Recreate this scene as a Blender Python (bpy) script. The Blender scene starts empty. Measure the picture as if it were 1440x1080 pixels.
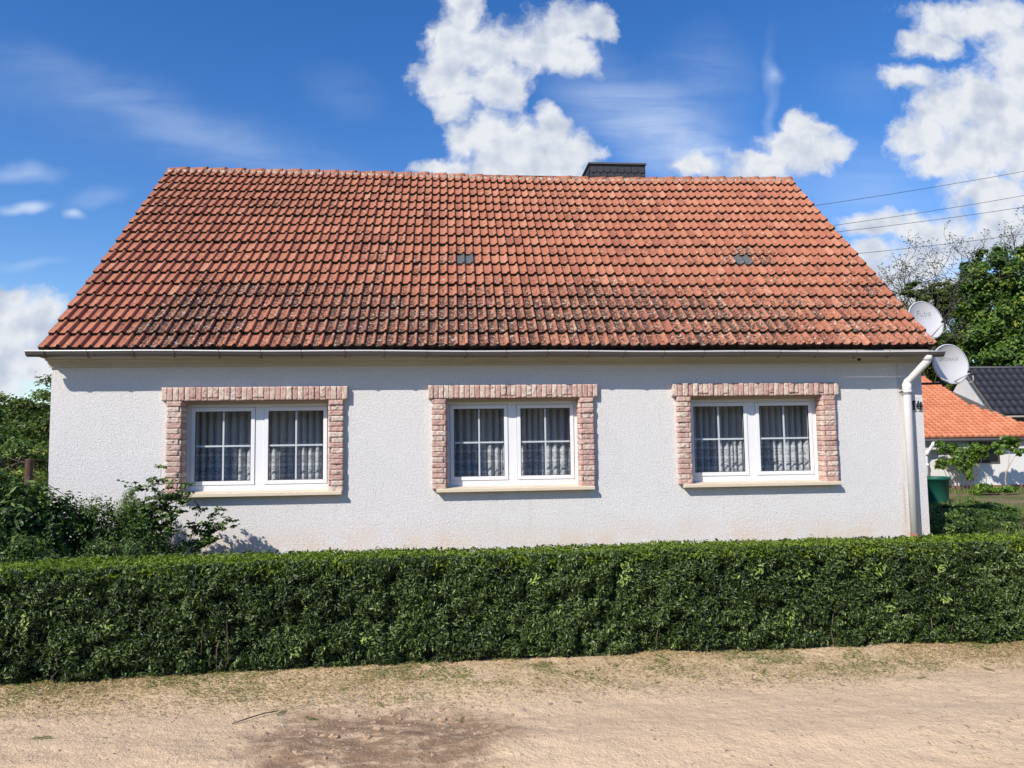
import bpy, bmesh, math, random
import numpy as np
from mathutils import Vector, Matrix
R = math.radians
rng = np.random.default_rng(7)
random.seed(7)
S = bpy.context.scene
COL = S.collection

# ------------------------------------------------------------------ camera
F, PITCH, YAW, ROLL = 26.0, R(4.418), R(4.818), R(-0.815)
fw = Vector((math.sin(YAW) * math.cos(PITCH), math.cos(YAW) * math.cos(PITCH), math.sin(PITCH)))
rt = Vector((math.cos(YAW), -math.sin(YAW), 0)); up = rt.cross(fw)
r2 = rt * math.cos(ROLL) + up * math.sin(ROLL); u2 = -rt * math.sin(ROLL) + up * math.cos(ROLL)
cam = bpy.data.objects.new('camera', bpy.data.cameras.new('camera')); COL.objects.link(cam)
cam.matrix_world = Matrix(((r2.x, u2.x, -fw.x, -.926), (r2.y, u2.y, -fw.y, -10.4), (r2.z, u2.z, -fw.z, 1.6), (0, 0, 0, 1)))
cam.data.lens = F; cam.data.sensor_width = 36; cam.data.clip_end = 3000; cam.data.clip_start = .05
S.camera = cam
S.render.resolution_x, S.render.resolution_y = 1024, 768
S.view_settings.view_transform = 'Standard'; S.view_settings.look = 'None'
S.view_settings.exposure = 0.36; S.view_settings.gamma = 1
# ------------------------------------------------------------------ sun
SUN = Vector((-1.0, -1.0, 1.15)).normalized()
sl = bpy.data.lights.new('sun', 'SUN'); sl.energy = 4.3; sl.angle = R(.53); sl.color = (1, .93, .835)
so = bpy.data.objects.new('sun', sl); COL.objects.link(so)
so.rotation_euler = SUN.to_track_quat('Z', 'Y').to_euler(); so.location = SUN * 60
# ------------------------------------------------------------------ node helpers
class NT:
    def __init__(s, tree): s.t = tree
    def node(s, typ, ins=None, **kw):
        n = s.t.nodes.new(typ)
        for k, v in kw.items(): setattr(n, k, v)
        if ins:
            for k, v in ins.items():
                sock = n.inputs[k]
                if isinstance(v, bpy.types.NodeSocket): s.t.links.new(v, sock)
                else: sock.default_value = v
        return n
    def m(s, op, a, b=None, c=None, clamp=False):
        d = {0: a}
        if b is not None: d[1] = b
        if c is not None: d[2] = c
        return s.node('ShaderNodeMath', d, operation=op, use_clamp=clamp).outputs[0]
    def v(s, op, a, b=None, out=0):
        d = {0: a}
        if b is not None: d[1] = b
        return s.node('ShaderNodeVectorMath', d, operation=op).outputs[out]
    def noise(s, vec, scale, detail=3, rough=.5, out=0, dist=0):
        return s.node('ShaderNodeTexNoise', {'Vector': vec, 'Scale': scale, 'Detail': detail, 'Roughness': rough, 'Distortion': dist}).outputs[out]
    def mix(s, fac, a, b, blend='MIX'):
        n = s.t.nodes.new('ShaderNodeMix'); n.data_type = 'RGBA'; n.blend_type = blend
        for k, v in ((0, fac), (6, a), (7, b)):
            if isinstance(v, bpy.types.NodeSocket): s.t.links.new(v, n.inputs[k])
            else: n.inputs[k].default_value = v if k == 0 else (tuple(v) + (1,))[:4]
        return n.outputs[2]
    def ramp(s, fac, stops, interp='LINEAR'):
        n = s.t.nodes.new('ShaderNodeValToRGB'); s.t.links.new(fac, n.inputs[0]); cr = n.color_ramp; cr.interpolation = interp
        while len(cr.elements) < len(stops): cr.elements.new(.5)
        for e, (p, c) in zip(cr.elements, stops):
            e.position = p; e.color = (c, c, c, 1) if isinstance(c, (int, float)) else tuple(c) + (1,)
        return n.outputs[0]
    def ss(s, x, a, b, lo=0.0, hi=1.0):
        return s.node('ShaderNodeMapRange', {0: x, 1: a, 2: b, 3: lo, 4: hi}, interpolation_type='SMOOTHSTEP').outputs[0]

# ------------------------------------------------------------------ world: sky with cumulus
W = bpy.data.worlds.new('World'); S.world = W; W.use_nodes = True
wt = NT(W.node_tree); W.node_tree.nodes.clear()
sky = wt.node('ShaderNodeTexSky', sky_type='NISHITA', sun_disc=False)
sky.sun_elevation = math.asin(SUN.z); sky.sun_rotation = math.atan2(SUN.x, SUN.y) % (2 * math.pi)
sky.altitude = 50; sky.air_density = 1.0; sky.dust_density = .2; sky.ozone_density = 2.0
hs = wt.node('ShaderNodeHueSaturation', {'Hue': .512, 'Saturation': 1.36, 'Value': 1.42, 'Color': sky.outputs[0]})
skyc = hs.outputs[0]
CUM = [(0.023, 0.609, 0.034, 0.042), (0.011, 0.558, 0.042, 0.057), (0.056, 0.545, 0.052, 0.05), (0.003, 0.506, 0.045, 0.046), (0.01, 0.466, 0.03, 0.031), (0.07, 0.498, 0.04, 0.036), (0.116, 0.549, 0.051, 0.031), (0.16, 0.582, 0.047, 0.042), (0.212, 0.588, 0.031, 0.03), (0.172, 0.545, 0.049, 0.027), (0.104, 0.401, 0.085, 0.056), (0.145, 0.44, 0.032, 0.035), (0.059, 0.426, 0.042, 0.035), (0.02, 0.415, 0.03, 0.025), (0.169, 0.402, 0.041, 0.041), (-0.01, 0.376, 0.043, 0.012), (0.108, 0.371, 0.111, 0.025), (0.358, 0.384, 0.038, 0.018), (0.499, 0.409, 0.064, 0.032), (0.511, 0.448, 0.028, 0.026), (0.452, 0.39, 0.053, 0.025), (0.549, 0.415, 0.032, 0.023), (0.534, 0.44, 0.027, 0.013), (0.763, 0.615, 0.08, 0.03), (0.717, 0.583, 0.055, 0.024), (0.815, 0.629, 0.069, 0.034), (0.675, 0.527, 0.042, 0.02), (0.801, 0.495, 0.088, 0.05), (0.727, 0.475, 0.055, 0.042), (0.697, 0.439, 0.055, 0.039), (0.79, 0.42, 0.101, 0.054), (0.728, 0.402, 0.055, 0.032), (0.85, 0.552, 0.057, 0.067), (0.831, 0.453, 0.068, 0.088), (0.802, 0.35, 0.078, 0.039), (0.821, 0.302, 0.078, 0.043), (0.688, 0.296, 0.088, 0.027), (0.624, 0.302, 0.065, 0.023), (0.611, 0.263, 0.054, 0.021), (0.685, 0.246, 0.065, 0.027), (0.63, 0.225, 0.076, 0.023), (0.764, 0.275, 0.055, 0.032), (0.694, 0.207, 0.098, 0.025), (-0.558, 0.166, 0.055, 0.043), (-0.607, 0.184, 0.044, 0.037), (-0.529, 0.175, 0.025, 0.022), (-0.568, 0.198, 0.023, 0.015), (-0.561, 0.115, 0.058, 0.031), (-0.513, 0.147, 0.016, 0.013), (-0.534, 0.092, 0.035, 0.013), (-0.60, 0.075, 0.06, 0.022), (-0.66, 0.12, 0.06, 0.04)]
CIR = [(-0.552, 0.316, 0.026, 0.007, 5, 1.1), (-0.491, 0.306, 0.018, 0.006, -8, .9), (-0.464, 0.454, 0.26, 0.05, -18, 0.13), (-0.193, 0.371, 0.3, 0.04, -22, 0.12), (-0.146, 0.482, 0.058, 0.03, -25, 0.12), (0.262, 0.462, 0.17, 0.055, -35, 0.55), (0.33, 0.42, 0.12, 0.06, -20, 0.35), (0.368, 0.517, 0.074, 0.064, 40, 0.25), (0.463, 0.477, 0.011, 0.096, -5, 0.3), (0.469, 0.525, 0.016, 0.012, 30, 0.4), (-0.56, 0.363, 0.053, 0.01, -5, 0.5), (-0.461, 0.328, 0.041, 0.012, 10, 0.35), (-0.547, 0.241, 0.044, 0.007, 5, 0.4), (0.603, 0.512, 0.066, 0.032, 0, 0.12), (-0.362, 0.427, 0.278, 0.03, -25, 0.2), (0.605, 0.353, 0.13, 0.063, 0, 0.3), (0.374, 0.406, 0.105, 0.021, -20, 0.4)]
tc = wt.node('ShaderNodeTexCoord')
sx = wt.node('ShaderNodeSeparateXYZ', {0: tc.outputs['Generated']})
front = wt.m('GREATER_THAN', sx.outputs[1], .08)
yy = wt.m('MAXIMUM', sx.outputs[1], .08)
P = wt.node('ShaderNodeCombineXYZ', {0: wt.m('DIVIDE', sx.outputs[0], yy), 1: wt.m('DIVIDE', sx.outputs[2], yy)}).outputs[0]
w1 = wt.v('MULTIPLY', wt.v('SUBTRACT', wt.noise(P, 14, 2, .5, 1), (.5, .5, .5)), (.05, .04, 0))
w2 = wt.v('MULTIPLY', wt.v('SUBTRACT', wt.noise(P, 55, 3, .55, 1), (.5, .5, .5)), (.02, .018, 0))
Pw = wt.v('ADD', wt.v('ADD', P, w1), w2)
acc = None; hacc = None
for (cx, cy, rx, ry) in CUM:
    q = wt.v('MULTIPLY', wt.v('SUBTRACT', Pw, (cx, cy, 0)), (1 / (rx * 1.12), 1 / (ry * 1.12), 0))
    d = wt.m('SUBTRACT', 1.0, wt.v('LENGTH', q, out=1))
    if acc is None: acc = d
    else: acc = wt.m('SMOOTH_MAX', acc, d, .18)
fb = wt.noise(Pw, 24, 9, .62)
fb2 = wt.noise(wt.v('ADD', P, (-.012, .016, 0)), 20, 3, .5)
fb3 = wt.noise(P, 20, 3, .5)
dens = wt.m('ADD', acc, wt.m('MULTIPLY', wt.m('SUBTRACT', fb, .5), 1.5))
alpha = wt.m('MULTIPLY', wt.m('POWER', wt.ss(dens, -.12, .55), .8), front)
relief = wt.m('MULTIPLY', wt.m('SUBTRACT', fb3, fb2), 2.2)
big = wt.noise(P, 9, 4, .55)
shade = wt.m('ADD', wt.m('SUBTRACT', wt.ss(dens, .35, 1.25, 1.0, .68), wt.ss(big, .40, .62, 0, .42)), relief, clamp=True)
ccol = wt.mix(shade, (4.1, 4.7, 5.9), (6.9, 7.15, 7.6))
# thin cirrus
cir = None
for (cx, cy, rx, ry, an, op) in CIR:
    mp = wt.node('ShaderNodeMapping', {'Vector': wt.v('SUBTRACT', wt.v('ADD', P, w1), (cx, cy, 0)), 'Rotation': (0, 0, R(-an)), 'Scale': (1, 1, 1)}).outputs[0]
    ln = wt.v('LENGTH', wt.v('MULTIPLY', mp, (1 / (rx * 1.4), 1 / (ry * 1.6), 0)), out=1)
    g = wt.ss(ln, 0, 1, op, 0)
    cir = g if cir is None else wt.m('ADD', cir, g)
mp = wt.node('ShaderNodeMapping', {'Vector': P, 'Rotation': (0, 0, R(24)), 'Scale': (5, 26, 1)}).outputs[0]
st = wt.ss(wt.noise(mp, 1.0, 6, .6, dist=.6), .22, .72, .25, 1)
cirf = wt.m('MULTIPLY', wt.m('MULTIPLY', cir, st), front)
skyc = wt.mix(wt.m('MULTIPLY', cirf, .85, clamp=True), skyc, (5.6, 6.6, 8.4))
skyc = wt.mix(alpha, skyc, ccol)
bg = wt.node('ShaderNodeBackground', {'Color': skyc, 'Strength': .092})
wo = wt.node('ShaderNodeOutputWorld', {'Surface': bg.outputs[0]})
W.cycles.sampling_method = 'AUTOMATIC'

# ------------------------------------------------------------------ materials
def mat(name, build):
    m = bpy.data.materials.new(name); m.use_nodes = True; m.node_tree.nodes.clear()
    t = NT(m.node_tree); sh = build(t)
    disp = None
    if isinstance(sh, tuple): sh, disp = sh
    t.node('ShaderNodeOutputMaterial', {'Surface': sh})
    return m
def pbsdf(t, col, rough=.6, spec=.5, bump=None, metal=0, **kw):
    d = {'Roughness': rough, 'Specular IOR Level': spec, 'Metallic': metal}
    d['Base Color'] = col if isinstance(col, bpy.types.NodeSocket) else tuple(col) + (1,)
    if bump is not None: d['Normal'] = bump
    d.update(kw)
    return t.node('ShaderNodeBsdfPrincipled', d).outputs[0]
def bump(t, h, dist, strength=1.0):
    return t.node('ShaderNodeBump', {'Height': h, 'Distance': dist, 'Strength': strength}).outputs[0]
def oc(t): return t.node('ShaderNodeTexCoord').outputs['Object']
def attr(t, n, o=2): return t.node('ShaderNodeAttribute', attribute_name=n).outputs[o]
def simple(name, col, rough=.6, var=.12, scale=8, bd=0, metal=0, spec=.4):
    def b(t):
        p = oc(t); n = t.noise(p, scale, 5, .6)
        c = t.mix(n, tuple(x * (1 - var) for x in col), tuple(min(1, x * (1 + var)) for x in col))
        bm_ = bump(t, t.noise(p, scale * 6, 3), bd) if bd else None
        return pbsdf(t, c, rough, spec, bm_, metal)
    return mat(name, b)

def plaster(t):
    p = oc(t); sp = t.node('ShaderNodeSeparateXYZ', {0: p})
    h1 = t.noise(p, 80, 4, .7); h2 = t.noise(p, 26, 2, .6)
    h = t.m('ADD', h1, t.m('MULTIPLY', h2, .4))
    c = t.mix(t.noise(p, 1.1, 4, .6), (.79, .765, .735), (.86, .835, .805))
    pit = t.ss(h1, .38, .50)
    c = t.mix(pit, tuple(x * .72 for x in (.70, .70, .71)), c)
    # dust splashed up from the ground, strongest at the foot of the wall
    foot = t.m('MULTIPLY', t.ss(sp.outputs[2], .15, .62, 1, 0), t.ss(t.noise(p, 2.6, 4, .6), .25, .7))
    c = t.mix(t.m('MULTIPLY', foot, .7), c, (.74, .60, .47))
    # rusty run beside the downpipe
    rx = t.m('ABSOLUTE', t.m('SUBTRACT', sp.outputs[0], 5.69))
    run = t.m('MULTIPLY', t.ss(rx, 0, .05, .55, 0), t.ss(t.noise(t.v('MULTIPLY', p, (14, 14, 1.6)), 1, 4), .35, .7))
    c = t.mix(run, c, (.50, .40, .34))
    drip = t.m('MULTIPLY', t.ss(t.noise(t.v('MULTIPLY', p, (9, 9, .5)), 1, 4, .6), .5, .75), t.ss(t.noise(t.v('ADD', p, (5, 0, 2)), .9, 3, .5), .45, .7))
    c = t.mix(t.m('MULTIPLY', drip, .28), c, (.52, .49, .46))
    return pbsdf(t, c, .9, .2, bump(t, h, .018, .9))
M = {}
M['plaster'] = mat('white_roughcast', plaster)
def tile(t):
    p = oc(t); a = attr(t, 'rnd'); moss = attr(t, 'moss'); edge = attr(t, 'edge'); pan = attr(t, 'pan')
    base = t.ramp(a, [(0, (.28, .098, .056)), (.3, (.385, .140, .078)), (.7, (.455, .178, .096)), (1, (.53, .245, .145))])
    base = t.mix(t.ss(t.noise(p, .5, 3), .35, .7, 0, .35), base, (.47, .175, .09))
    base = t.mix(t.m('MULTIPLY', t.ss(t.noise(p, 22, 5, .65), .35, .7), .5), base, (.27, .095, .07))
    base = t.mix(t.ss(t.noise(p, 13, 4, .6), .52, .8, 0, .55), base, (.47, .30, .23))
    n1 = t.noise(p, 26, 5, .7, dist=1.0)
    n2 = t.noise(t.v('ADD', p, (7, 3, 1)), 22, 4, .6, dist=.5)
    n3 = t.noise(t.v('ADD', p, (1, 9, 4)), 4.5, 3, .6)
    am = t.m('ADD', moss, t.m('MULTIPLY', t.m('SUBTRACT', n3, .5), .9))
    th = t.m('SUBTRACT', .652, t.m('ADD', t.m('MULTIPLY', t.m('MINIMUM', am, 1.05), t.m('ADD', .055, t.m('MULTIPLY', pan, .115))), t.m('MULTIPLY', pan, .03)))
    dark = t.ss(t.m('SUBTRACT', n1, th), -.01, .03)
    c = t.mix(t.m('MULTIPLY', dark, .95), base, (.026, .020, .015))
    th2 = t.m('SUBTRACT', .645, t.m('MULTIPLY', t.m('MINIMUM', am, 1.1), .055))
    lich = t.ss(t.m('SUBTRACT', n2, th2), 0, .025)
    c = t.mix(t.m('MULTIPLY', lich, .85), c, (.55, .50, .40))
    film = t.m('MULTIPLY', t.ss(am, .3, 1.3, 0, .3), t.ss(t.noise(p, 8, 4, .6), .3, .65))
    c = t.mix(film, c, (.17, .11, .08))
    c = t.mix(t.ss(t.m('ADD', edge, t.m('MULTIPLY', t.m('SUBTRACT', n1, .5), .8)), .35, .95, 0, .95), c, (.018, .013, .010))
    h = t.m('ADD', t.noise(p, 60, 3, .6), t.m('MULTIPLY', dark, .8))
    return pbsdf(t, c, .82, .25, bump(t, h, .005, .9))
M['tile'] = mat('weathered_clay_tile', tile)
def mortar(t):
    p = oc(t)
    c = t.mix(t.ss(t.noise(p, 18, 5, .65), .35, .65), (.16, .12, .09), (.55, .48, .38))
    return pbsdf(t, c, .95, .1, bump(t, t.noise(p, 50, 4), .01))
M['mortar'] = mat('lime_mortar', mortar)
def zinc(t):
    p = oc(t)
    c = t.mix(t.noise(t.v('MULTIPLY', p, (1.5, 8, 8)), 1, 5, .65), (.12, .105, .10), (.20, .18, .17))
    c = t.mix(t.ss(t.noise(p, 5, 5), .55, .75, 0, .5), c, (.13, .09, .06))
    return pbsdf(t, c, .45, .5, None, .3)
M['zinc'] = mat('weathered_zinc', zinc)
M['rust'] = simple('rusty_bracket_iron', (.09, .055, .04), .8, .4, 30)
M['pipe'] = simple('painted_grey_pipe', (.68, .665, .65), .5, .10, 7)
M['brown_pipe'] = simple('brown_clay_pipe', (.25, .11, .06), .8)
def cream(t):
    p = oc(t)
    c = t.mix(t.noise(t.v('MULTIPLY', p, (2, 9, 9)), 1, 5, .65), (.44, .40, .33), (.60, .56, .48))
    return pbsdf(t, c, .7, .3)
M['cream'] = mat('cream_painted_cornice', cream)
def stone(t):
    p = oc(t); a = attr(t, 'rnd')
    c = t.ramp(a, [(0, (.51, .31, .265)), (.3, (.56, .38, .32)), (.5, (.60, .44, .37)), (.55, (.64, .50, .42)), (.8, (.70, .59, .49)), (1, (.62, .49, .42))])
    c = t.mix(t.ss(t.noise(p, 26, 5, .65), .42, .62, 0, .6), c, (.47, .26, .22))
    c = t.mix(t.ss(t.noise(t.v('ADD', p, (3, 2, 8)), 34, 4, .6), .5, .68, 0, .6), c, (.74, .66, .56))
    c = t.mix(t.ss(t.noise(p, 70, 3, .6), .6, .72, 0, .6), c, (.20, .13, .11))
    return pbsdf(t, c, .88, .2, bump(t, t.noise(p, 60, 5, .75), .010, .9))
M['stone'] = mat('split_face_stone', stone)
M['joint'] = simple('stone_joint_mortar', (.40, .27, .22), .95, .3, 20)
def pvc(t):
    p = oc(t)
    return pbsdf(t, t.mix(t.noise(p, 3, 4), (.77, .77, .78), (.82, .82, .825)), .28, .5)
M['pvc'] = mat('white_window_plastic', pvc)
M['seal'] = simple('dark_rubber_seal', (.03, .03, .035), .6)
def sill(t):
    p = oc(t)
    c = t.mix(t.ss(t.noise(p, 70, 3, .7), .4, .65), (.60, .50, .36), (.74, .66, .53))
    c = t.mix(t.ss(t.noise(p, 9, 5, .7), .6, .75, 0, .6), c, (.33, .26, .18))
    return pbsdf(t, c, .7, .3, bump(t, t.noise(p, 80, 3), .002))
M['sill'] = mat('beige_cast_stone', sill)
def glass(t):
    g = t.node('ShaderNodeNewGeometry')
    cs = t.m('ABSOLUTE', t.v('DOT_PRODUCT', g.outputs['Incoming'], g.outputs['Normal'], out=1))
    fr = t.m('ADD', .05, t.m('MULTIPLY', t.m('POWER', t.m('SUBTRACT', 1.0, cs), 5), .9), clamp=True)
    tr = t.node('ShaderNodeBsdfTransparent', {'Color': (.86, .89, .9, 1)}).outputs[0]
    gl = t.node('ShaderNodeBsdfGlossy', {'Roughness': .008, 'Color': (1, 1, 1, 1)}).outputs[0]
    return t.node('ShaderNodeMixShader', {0: fr, 1: tr, 2: gl}).outputs[0]
M['glass'] = mat('window_glass', glass)
def net(t):
    p = oc(t); s = t.node('ShaderNodeSeparateXYZ', {0: p})
    u = attr(t, 'cu'); z = s.outputs[2]
    # lace: rings of eyelets and a scalloped edge in the lower half
    up_edge = t.m('ADD', -.74, t.m('MULTIPLY', t.m('ABSOLUTE', t.m('SINE', t.m('MULTIPLY', u, 15))), .05))
    lace = t.ss(t.m('SUBTRACT', z, up_edge), -.02, .02, 1, 0)
    vo = t.node('ShaderNodeTexVoronoi', {'Vector': t.node('ShaderNodeCombineXYZ', {0: t.m('MULTIPLY', u, 1), 1: z}).outputs[0], 'Scale': 26.0, 'Randomness': .55}).outputs[0]
    ring = t.ss(t.m('ABSOLUTE', t.m('SUBTRACT', vo, .42)), .05, .16, 1, 0)
    nz = t.ss(t.noise(p, 70, 3, .6), .45, .6)
    pat = t.m('MAXIMUM', ring, t.m('MULTIPLY', nz, .6))
    rowl = t.ss(t.m('SINE', t.m('MULTIPLY', z, 42)), .55, .9)
    op = t.m('ADD', .78, t.m('MULTIPLY', lace, t.m('SUBTRACT', t.m('MULTIPLY', t.m('MAXIMUM', pat, rowl), .62), .36)), clamp=True)
    df = t.node('ShaderNodeBsdfDiffuse', {'Color': (.88, .89, .92, 1)}).outputs[0]
    tl = t.node('ShaderNodeBsdfTranslucent', {'Color': (.6, .6, .62, 1)}).outputs[0]
    tr = t.node('ShaderNodeBsdfTransparent').outputs[0]
    body = t.node('ShaderNodeMixShader', {0: .3, 1: df, 2: tl}).outputs[0]
    return t.node('ShaderNodeMixShader', {0: op, 1: tr, 2: body}).outputs[0]
M['net'] = mat('white_net_fabric', net)
M['room'] = simple('dim_room_wall', (.42, .39, .36), .9)
M['slate'] = simple('dark_slate', (.035, .035, .04), .55, .35, 9, .004)
M['slate_cap'] = simple('grey_metal_cap', (.10, .10, .11), .5, .2, 5)
M['dish'] = simple('pale_grey_dish_paint', (.50, .50, .515), .4, .04, 5)
M['dish_text'] = simple('faint_grey_print', (.36, .37, .39), .6)
M['plastic_dark'] = simple('dark_plastic', (.03, .03, .035), .5)
M['cable'] = simple('white_cable', (.72, .72, .68), .5)
M['iron'] = simple('black_iron', (.02, .02, .02), .5)
M['wood_post'] = simple('brown_rotten_wood', (.09, .05, .035), .9, .5, 16, .01)
M['whitewash'] = simple('whitewashed_boards', (.60, .57, .54), .9, .25, 6, .01)
M['nb_wall'] = simple('neighbour_white_render', (.74, .73, .71), .9, .06, 4, .004)
M['nb_base'] = simple('brown_base_course', (.30, .15, .10), .9)
M['nb_dark'] = simple('dark_barn_timber', (.10, .085, .07), .9, .3)  # dark brown shared by barn walls, underlays, window frame and verge board
M['nb_glass'] = simple('dark_opening', (.012, .012, .014), .4)
def otile(t):
    p = oc(t); a = attr(t, 'rnd')
    c = t.ramp(a, [(0, (.36, .125, .06)), (.5, (.48, .18, .09)), (1, (.58, .26, .145))])
    return pbsdf(t, t.mix(t.noise(p, 5, 5), c, (.56, .20, .10)), .75, .3)
M['otile'] = mat('bright_orange_tile', otile)
M['dtile'] = simple('glazed_black_tile', (.026, .026, .034), .5, .3, 4)
M['barrel'] = simple('dark_green_plastic', (.012, .10, .07), .45, .12, 6)
M['concrete'] = simple('grey_wire_metal', (.03, .03, .035), .6)

def leafmat(name, stops, rough=.45, trans=.25, spec=.5):
    def b(t):
        a = attr(t, 'rnd'); c = t.ramp(a, stops)
        pb = pbsdf(t, c, rough, spec)
        tl = t.node('ShaderNodeBsdfTranslucent', {'Color': t.mix(1, c, (1.3, 1.5, .6), 'MULTIPLY')}).outputs[0]
        return t.node('ShaderNodeMixShader', {0: trans, 1: pb, 2: tl}).outputs[0]
    return mat(name, b)
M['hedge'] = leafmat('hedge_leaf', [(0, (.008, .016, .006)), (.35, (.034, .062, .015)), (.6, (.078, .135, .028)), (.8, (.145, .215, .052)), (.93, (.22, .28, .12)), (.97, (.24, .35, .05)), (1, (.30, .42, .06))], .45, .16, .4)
M['hedge_top'] = leafmat('hedge_sunlit_tip_leaf', [(0, (.08, .135, .016)), (.5, (.17, .245, .026)), (1, (.32, .40, .05))], .5, .3, .3)  # young tips; sun on the hedge top is also put into this lighter green
M['hedge_core'] = simple('hedge_dark_filler', (.010, .010, .006), .95, .5, 20)  # near-black colour of the filler box added inside the hedge
M['twig'] = simple('grey_brown_twig', (.12, .09, .065), .9, .3, 20)
M['bark'] = simple('grey_bark', (.14, .11, .085), .95, .35, 10, .01)
M['bark_dark'] = simple('dark_twig_bark', (.075, .06, .05), .95, .35, 10)
M['bark_pale'] = simple('pale_bark', (.42, .36, .28), .9, .25, 10)
M['rose'] = leafmat('rose_leaf', [(0, (.018, .038, .010)), (.5, (.060, .112, .024)), (.85, (.13, .205, .045)), (1, (.24, .32, .09))], .45, .15, .3)
M['shrub'] = leafmat('shrub_leaf', [(0, (.016, .036, .008)), (.5, (.055, .105, .018)), (.9, (.13, .215, .035)), (1, (.26, .31, .06))], .45, .18, .3)
M['tree'] = leafmat('tree_leaf', [(0, (.018, .042, .008)), (.4, (.055, .115, .016)), (.8, (.13, .22, .03)), (1, (.24, .29, .05))], .5, .22, .3)
M['tree_warm'] = leafmat('warm_tree_leaf', [(0, (.03, .055, .010)), (.5, (.085, .135, .020)), (.85, (.17, .21, .04)), (1, (.28, .19, .06))], .55, .25, .3)
M['bright'] = leafmat('fresh_leaf', [(0, (.05, .10, .015)), (.5, (.13, .23, .03)), (1, (.28, .40, .06))], .45, .35)
M['twigleaf'] = leafmat('small_sparse_leaf', [(0, (.05, .05, .035)), (.6, (.09, .10, .06)), (1, (.13, .14, .07))], .6, .2)
M['grass'] = leafmat('grass_blade', [(0, (.08, .13, .03)), (.5, (.15, .22, .05)), (.8, (.30, .29, .10)), (1, (.42, .36, .18))], .6, .3)
M['straw'] = leafmat('dry_straw', [(0, (.09, .055, .03)), (.25, (.26, .16, .08)), (.5, (.50, .38, .19)), (.75, (.34, .36, .09)), (1, (.66, .55, .32))], .8, .1)
def sand(t):
    p = oc(t); s = t.node('ShaderNodeSeparateXYZ', {0: p})
    big = t.noise(t.v('MULTIPLY', p, (.45, 1.2, 1)), 1, 5, .55)
    c = t.mix(big, (.64, .455, .275), (.77, .58, .375))
    c = t.mix(t.ss(t.noise(t.v('MULTIPLY', p, (1.2, 5, 1)), 1.4, 5, .6), .42, .7, 0, .35), c, (.58, .41, .265))
    fine = t.noise(p, 55, 4, .7)
    c = t.mix(t.ss(fine, .52, .66, 0, .5), c, (.46, .32, .20))
    c = t.mix(t.ss(t.noise(p, 30, 5, .75), .60, .68, 0, .6), c, (.27, .18, .12))
    c = t.mix(t.ss(t.noise(p, 80, 3, .7), .6, .75, 0, .6), c, (.80, .68, .53))
    # damp, churned patch in the roadway
    q = t.v('MULTIPLY', t.v('SUBTRACT', t.v('ADD', p, t.v('MULTIPLY', t.v('SUBTRACT', t.noise(p, 2.2, 4, .6, 1), (.5, .5, .5)), (1.4, .7, 0))), (-1.35, -6.30, 0)), (1 / .85, 1 / .62, 0))
    dm = t.m('MULTIPLY', t.ss(t.v('LENGTH', q, out=1), .6, 1.1, 1, 0), t.ss(t.noise(t.v('MULTIPLY', p, (3, 6, 1)), 1.6, 6, .7), .30, .56))
    c = t.mix(t.m('MULTIPLY', dm, .88), c, (.25, .155, .092))
    # litter of dead hedge trimmings along the verge
    vg = t.m('MULTIPLY', t.ss(s.outputs[1], -5.75, -5.1), t.ss(t.noise(p, 6, 5, .7), .4, .62))
    c = t.mix(t.m('MULTIPLY', vg, .55), c, (.46, .34, .17))
    h = t.m('ADD', t.m('MULTIPLY', fine, .6), t.m('ADD', t.noise(p, 18, 4, .6), t.m('MULTIPLY', t.noise(p, 90, 3, .7), .5)))
    return pbsdf(t, c, .95, .15, bump(t, h, .020, .8))
M['sand'] = mat('dry_sandy_soil', sand)
def soil(t):
    p = oc(t)
    c = t.mix(t.ss(t.noise(p, .7, 5, .6), .4, .62), (.30, .21, .14), (.11, .15, .045))
    c = t.mix(t.ss(t.noise(p, 9, 5, .7), .35, .7), c, (.17, .15, .07))
    return pbsdf(t, c, .95, .1, bump(t, t.noise(p, 14, 5, .7), .05))
M['soil'] = mat('garden_soil_and_grass', soil)

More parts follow.
